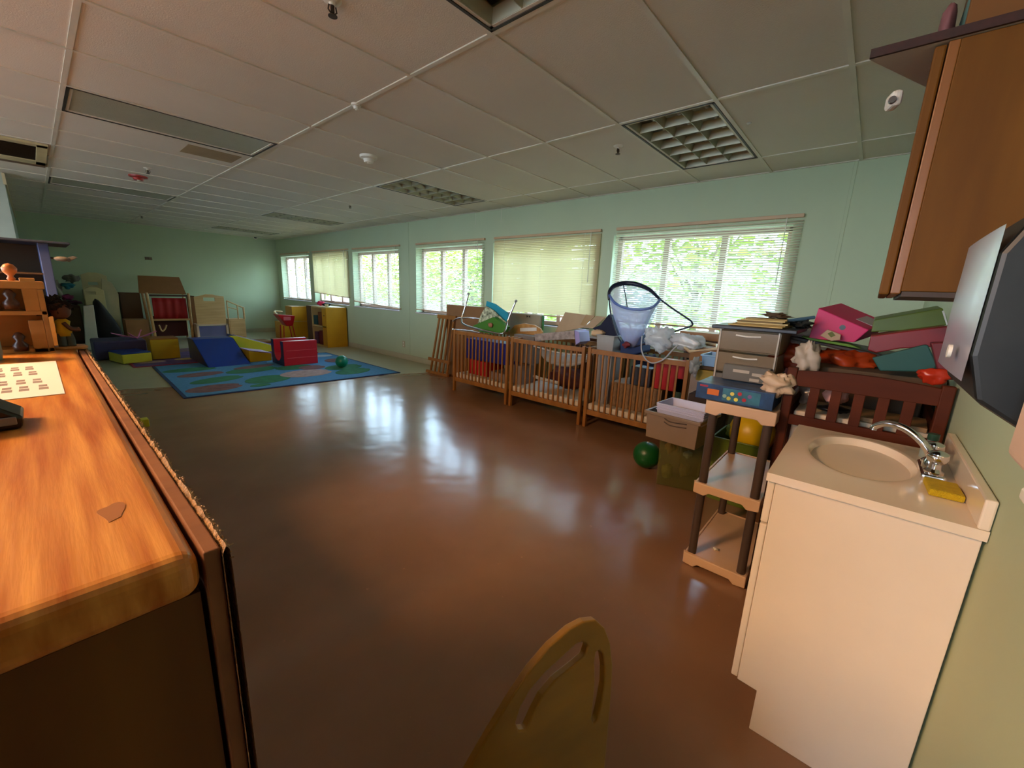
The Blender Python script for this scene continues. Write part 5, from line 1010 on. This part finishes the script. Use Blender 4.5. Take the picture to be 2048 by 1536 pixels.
for y in (.008, kw - .03):
    f = MB(); f.box((.036, y, .86), (1.0, y + .022, .90)); f.box((.036, y, .12), (1.0, y + .022, .18))
    for i in range(14): x = .036 + .964 * (i + 1) / 15; f.box((x - .011, y + .003, .18), (x + .011, y + .019, .87))
    f.build('slatted_side', w_dk, t, bevel=.002)
MB().box((.04, .035, .5), (.99, kw - .035, .62)).build('mattress', m_mattress, t, bevel=.02)
Z0 = .622
cbx('white_box', 'white carton lying on the mattress behind the mahogany slats at left', (1588, 822), (1700, 850), kx + .05, .3, Z0, mat('white_carton', '#d9c3a6', .6), zt=.855)
zq = .857
for k in range(7):
    c_ = ('#d8c4a4', '#8a6a4c', '#cdb898', '#c8b49a', '#7a6048', '#d6c6ac', '#a08058')[k]
    tag(MB().cbox((kx + .17, -.115, Z0 + .11 + .02 * k + .01), (.2, .23, .018), rz=.05 * ((k * 7) % 3 - 1)).build('paper_pack', mat('pack_' + c_[1:], c_, .6), bevel=.002), 'flat pack of paper behind the right-hand mahogany slats, layer %s' % ('at the very bottom', 'just above the bottom one', 'third from the bottom', 'in the middle', 'third from the top', 'just under the top one', 'at the very top')[k], 'paper pack', 'paper packs in the mahogany crib')
tag(MB().box((kx + .06, -.23, Z0), (kx + .28, 0.0, Z0 + .108)).build('white_box', mat('off_white_carton', '#c9b08c', .6), bevel=.004), 'off-white carton under the paper packs in the mahogany crib', 'box')
tag(MB().blob((kx + .12, .155, .93), (.06, .05, .06), .5, 5, 26, 41).build('clear_bag', thin('grey_film', '#9a8a80', .3, .15), smooth=True), 'grey film bag behind the first gap of the mahogany slats', 'bag')
tag(MB().blob((kx + .11, .062, .935), (.05, .05, .05), .35, 4, 26, 43).build('pink_cloth', mat('pale_pink_cloth', '#d89a8c', .8), smooth=True), 'pale pink cloth behind the second gap of the mahogany slats', 'cloth')
tag(MB().blob((kx + .12, .06, .875), (.06, .07, .018), .3, 4, 20, 44).build('dark_pouch', m_dark, smooth=True), 'black pouch under the pale pink cloth', 'pouch')
tag(MB().blob((kx + .14, -.03, .985), (.06, .05, .04), .3, 4, 20, 45).build('grey_cloth', mat('slate_grey_cloth', '#55544a', .8), smooth=True), 'slate grey cloth behind the middle gap of the mahogany slats', 'cloth')
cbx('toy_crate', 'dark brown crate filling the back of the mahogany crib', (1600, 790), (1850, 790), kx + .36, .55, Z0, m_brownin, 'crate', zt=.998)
# heap on top
bag('plastic_bag', 'cream plastic bag bulging left of the mahogany post', 1553, 768, 2.05, .045, .085, .07, mat('cream_bag', '#d0b496', .45), 51, .45)
m_rbin = mat('crimson_plastic', '#7e0810', .4); m_orng = mat('orange_bag', '#b4401a', .4, var=.3, scale=10); 
bag('plastic_bag', 'orange plastic bag at the left of the heap on the mahogany crib', 1582, 712, 2.5, .10, .12, .075, m_orng, 52, .4)
bag('plastic_bag', 'orange plastic bag under the dark board on the mahogany crib', 1690, 722, 2.5, .12, .16, .075, mat('orange_bag_b', '#a83c10', .4, var=.3, scale=10), 58, .4)
bag('plastic_bag', 'white peaked plastic bag standing over the mahogany header', 1612, 718, 2.25, .05, .06, .095, mat('white_bag', '#b5a592', .5), 53, .4)
cbx('toy_crate', 'dark red crate behind the orange bags', (1560, 693), (1700, 720), 3.08, .3, 0, mat('dark_red_crate', '#5c0e12', .5), 'crate')
bag('clear_bag', 'crinkled clear plastic bag between the drawer tower and the pink box', 1590, 668, 2.6, .10, .11, .075, thin('crinkled_clear', '#c0b8bc', .25, .1), 54, .6)
# dark board with green card
P0 = [PX(1560, 664, 2.75), PX(1660, 684, 2.45), PX(1790, 717, 2.3), PX(1800, 700, 2.6), PX(1600, 668, 3.0)]
tag(MB().prism([PX(1560, 668, 2.5), PX(1800, 716, 2.5), PX(1800, 723, 2.5), PX(1560, 674, 2.5)], (.35, 0, 0)).build('dark_board', mat('dark_brown_board', '#2a120c', .5), bevel=.003), 'thin dark brown board lying tilted across the heap under the pink box', 'board')
tag(MB().prism([PX(1602, 673, 2.48), PX(1700, 689, 2.48), PX(1722, 698, 2.48), PX(1620, 680, 2.48)], (.1, 0, 0.002)).build('green_card', mat('bright_green_card', '#5a8a1c', .6), bevel=.001), 'bright green card under the pink box on the dark board', 'card')
tag(MB().prism([PX(1640, 671, 2.46), PX(1655, 659, 2.46), PX(1682, 669, 2.46), PX(1680, 680, 2.46), PX(1662, 682, 2.46)], (.012, 0, 0)).build('flower_card', mat('beige_card', '#bba082', .6), bevel=.002), 'beige card with a green centre leaning on the pink box', 'card')
tag(MB().prism([PX(1655, 667, 2.458), PX(1664, 663, 2.458), PX(1671, 671, 2.458), PX(1662, 675, 2.458)], (.002, 0, 0)).build('card_centre', mat('olive_print', '#5f6a28', .6)), 'olive green centre printed on the beige card', 'print')
t = thing('pink_box', 'hot pink cardboard storage box with a white label window tipped on the heap', 'box', tuple(PX(1670, 665, 2.5)))
m_hp = mat('hot_pink_card', '#c8105c', .5)
Fp = [PX(*p, 2.5) for p in [(1637, 616), (1738, 660), (1708, 685), (1617, 677)]]; off = PX(1682, 606, 2.74) - PX(1637, 616, 2.5)
MB().prism(Fp, off).build('carton', m_hp, t, world=True, bevel=.003)
def onp(fp, k): return fp + off * k
e0, e1 = Fp[0], Fp[1]; nrm = off.cross(e1 - e0).normalized(); nrm = nrm if nrm.z > 0 else -nrm
MB().prism([e0.lerp(e1, .62) + off * .3 + nrm * .001, e0.lerp(e1, .95) + off * .3 + nrm * .001, e0.lerp(e1, .95) + off * .8 + nrm * .001, e0.lerp(e1, .62) + off * .8 + nrm * .001], nrm * .002).build('label_window', mat('grey_label', '#a8969c', .5), t, world=True)
ctr = PX(1685, 655, 2.5); MB().lathe((ctr.x - .0015, ctr.y, ctr.z), [(0, 0), (.012, 0), (.012, .001), (0, .001)], 16, axis='x').build('finger_hole', m_dark, t, world=True)
# green lid, red bins, teal board
slabx('green_bin_lid', 'dark green plastic lid leaning over the red bins at the right', 'lid', [(1748, 640), (1885, 616), (1893, 634), (1896, 650), (1800, 662), (1742, 664)], 2.4, .02, mat('dark_green_plastic', '#4d6312', .45, var=.2, scale=5), d=(.20, 0, .01))
slabx('red_bin', 'crimson plastic bin lying on its side at the right of the heap', 'bin', [(1742, 672), (1800, 664), (1895, 652), (1916, 684), (1913, 700), (1870, 694), (1800, 697), (1752, 706), (1735, 700)], 2.28, .2, m_rbin)
slabx('teal_board', 'dark teal board leaning in the heap under the crimson bin', 'board', [(1744, 716), (1848, 690), (1856, 690), (1874, 728), (1868, 744), (1760, 742)], 2.22, .03, mat('dark_teal_board', '#1c5048', .6))
slabx('red_bin', 'crimson bin standing behind the right end of the mahogany header', 'bin', [(1862, 686), (1916, 684), (1916, 760), (1880, 760)], 2.16, .06, mat('deep_crimson', '#6a0a14', .45))
bag('plastic_bag', 'glossy red bag at the right end of the mahogany header', 1868, 752, 2.13, .03, .055, .035, mat('glossy_red', '#b83018', .25), 55, .3)
slabx('white_cable_loop', 'pale grey cable loop hanging at the wall beside the green lid', 'cable', [(1884, 622), (1888, 621), (1896, 650), (1893, 650)], 2.3, .006, m_white, bevel=0)
tag(MB().box((2.3, -.262, 1.0), (2.95, .16, 1.035)).build('support_board', m_cardd, bevel=.003), 'brown cardboard sheet lying over the crate in the mahogany crib', 'cardboard')
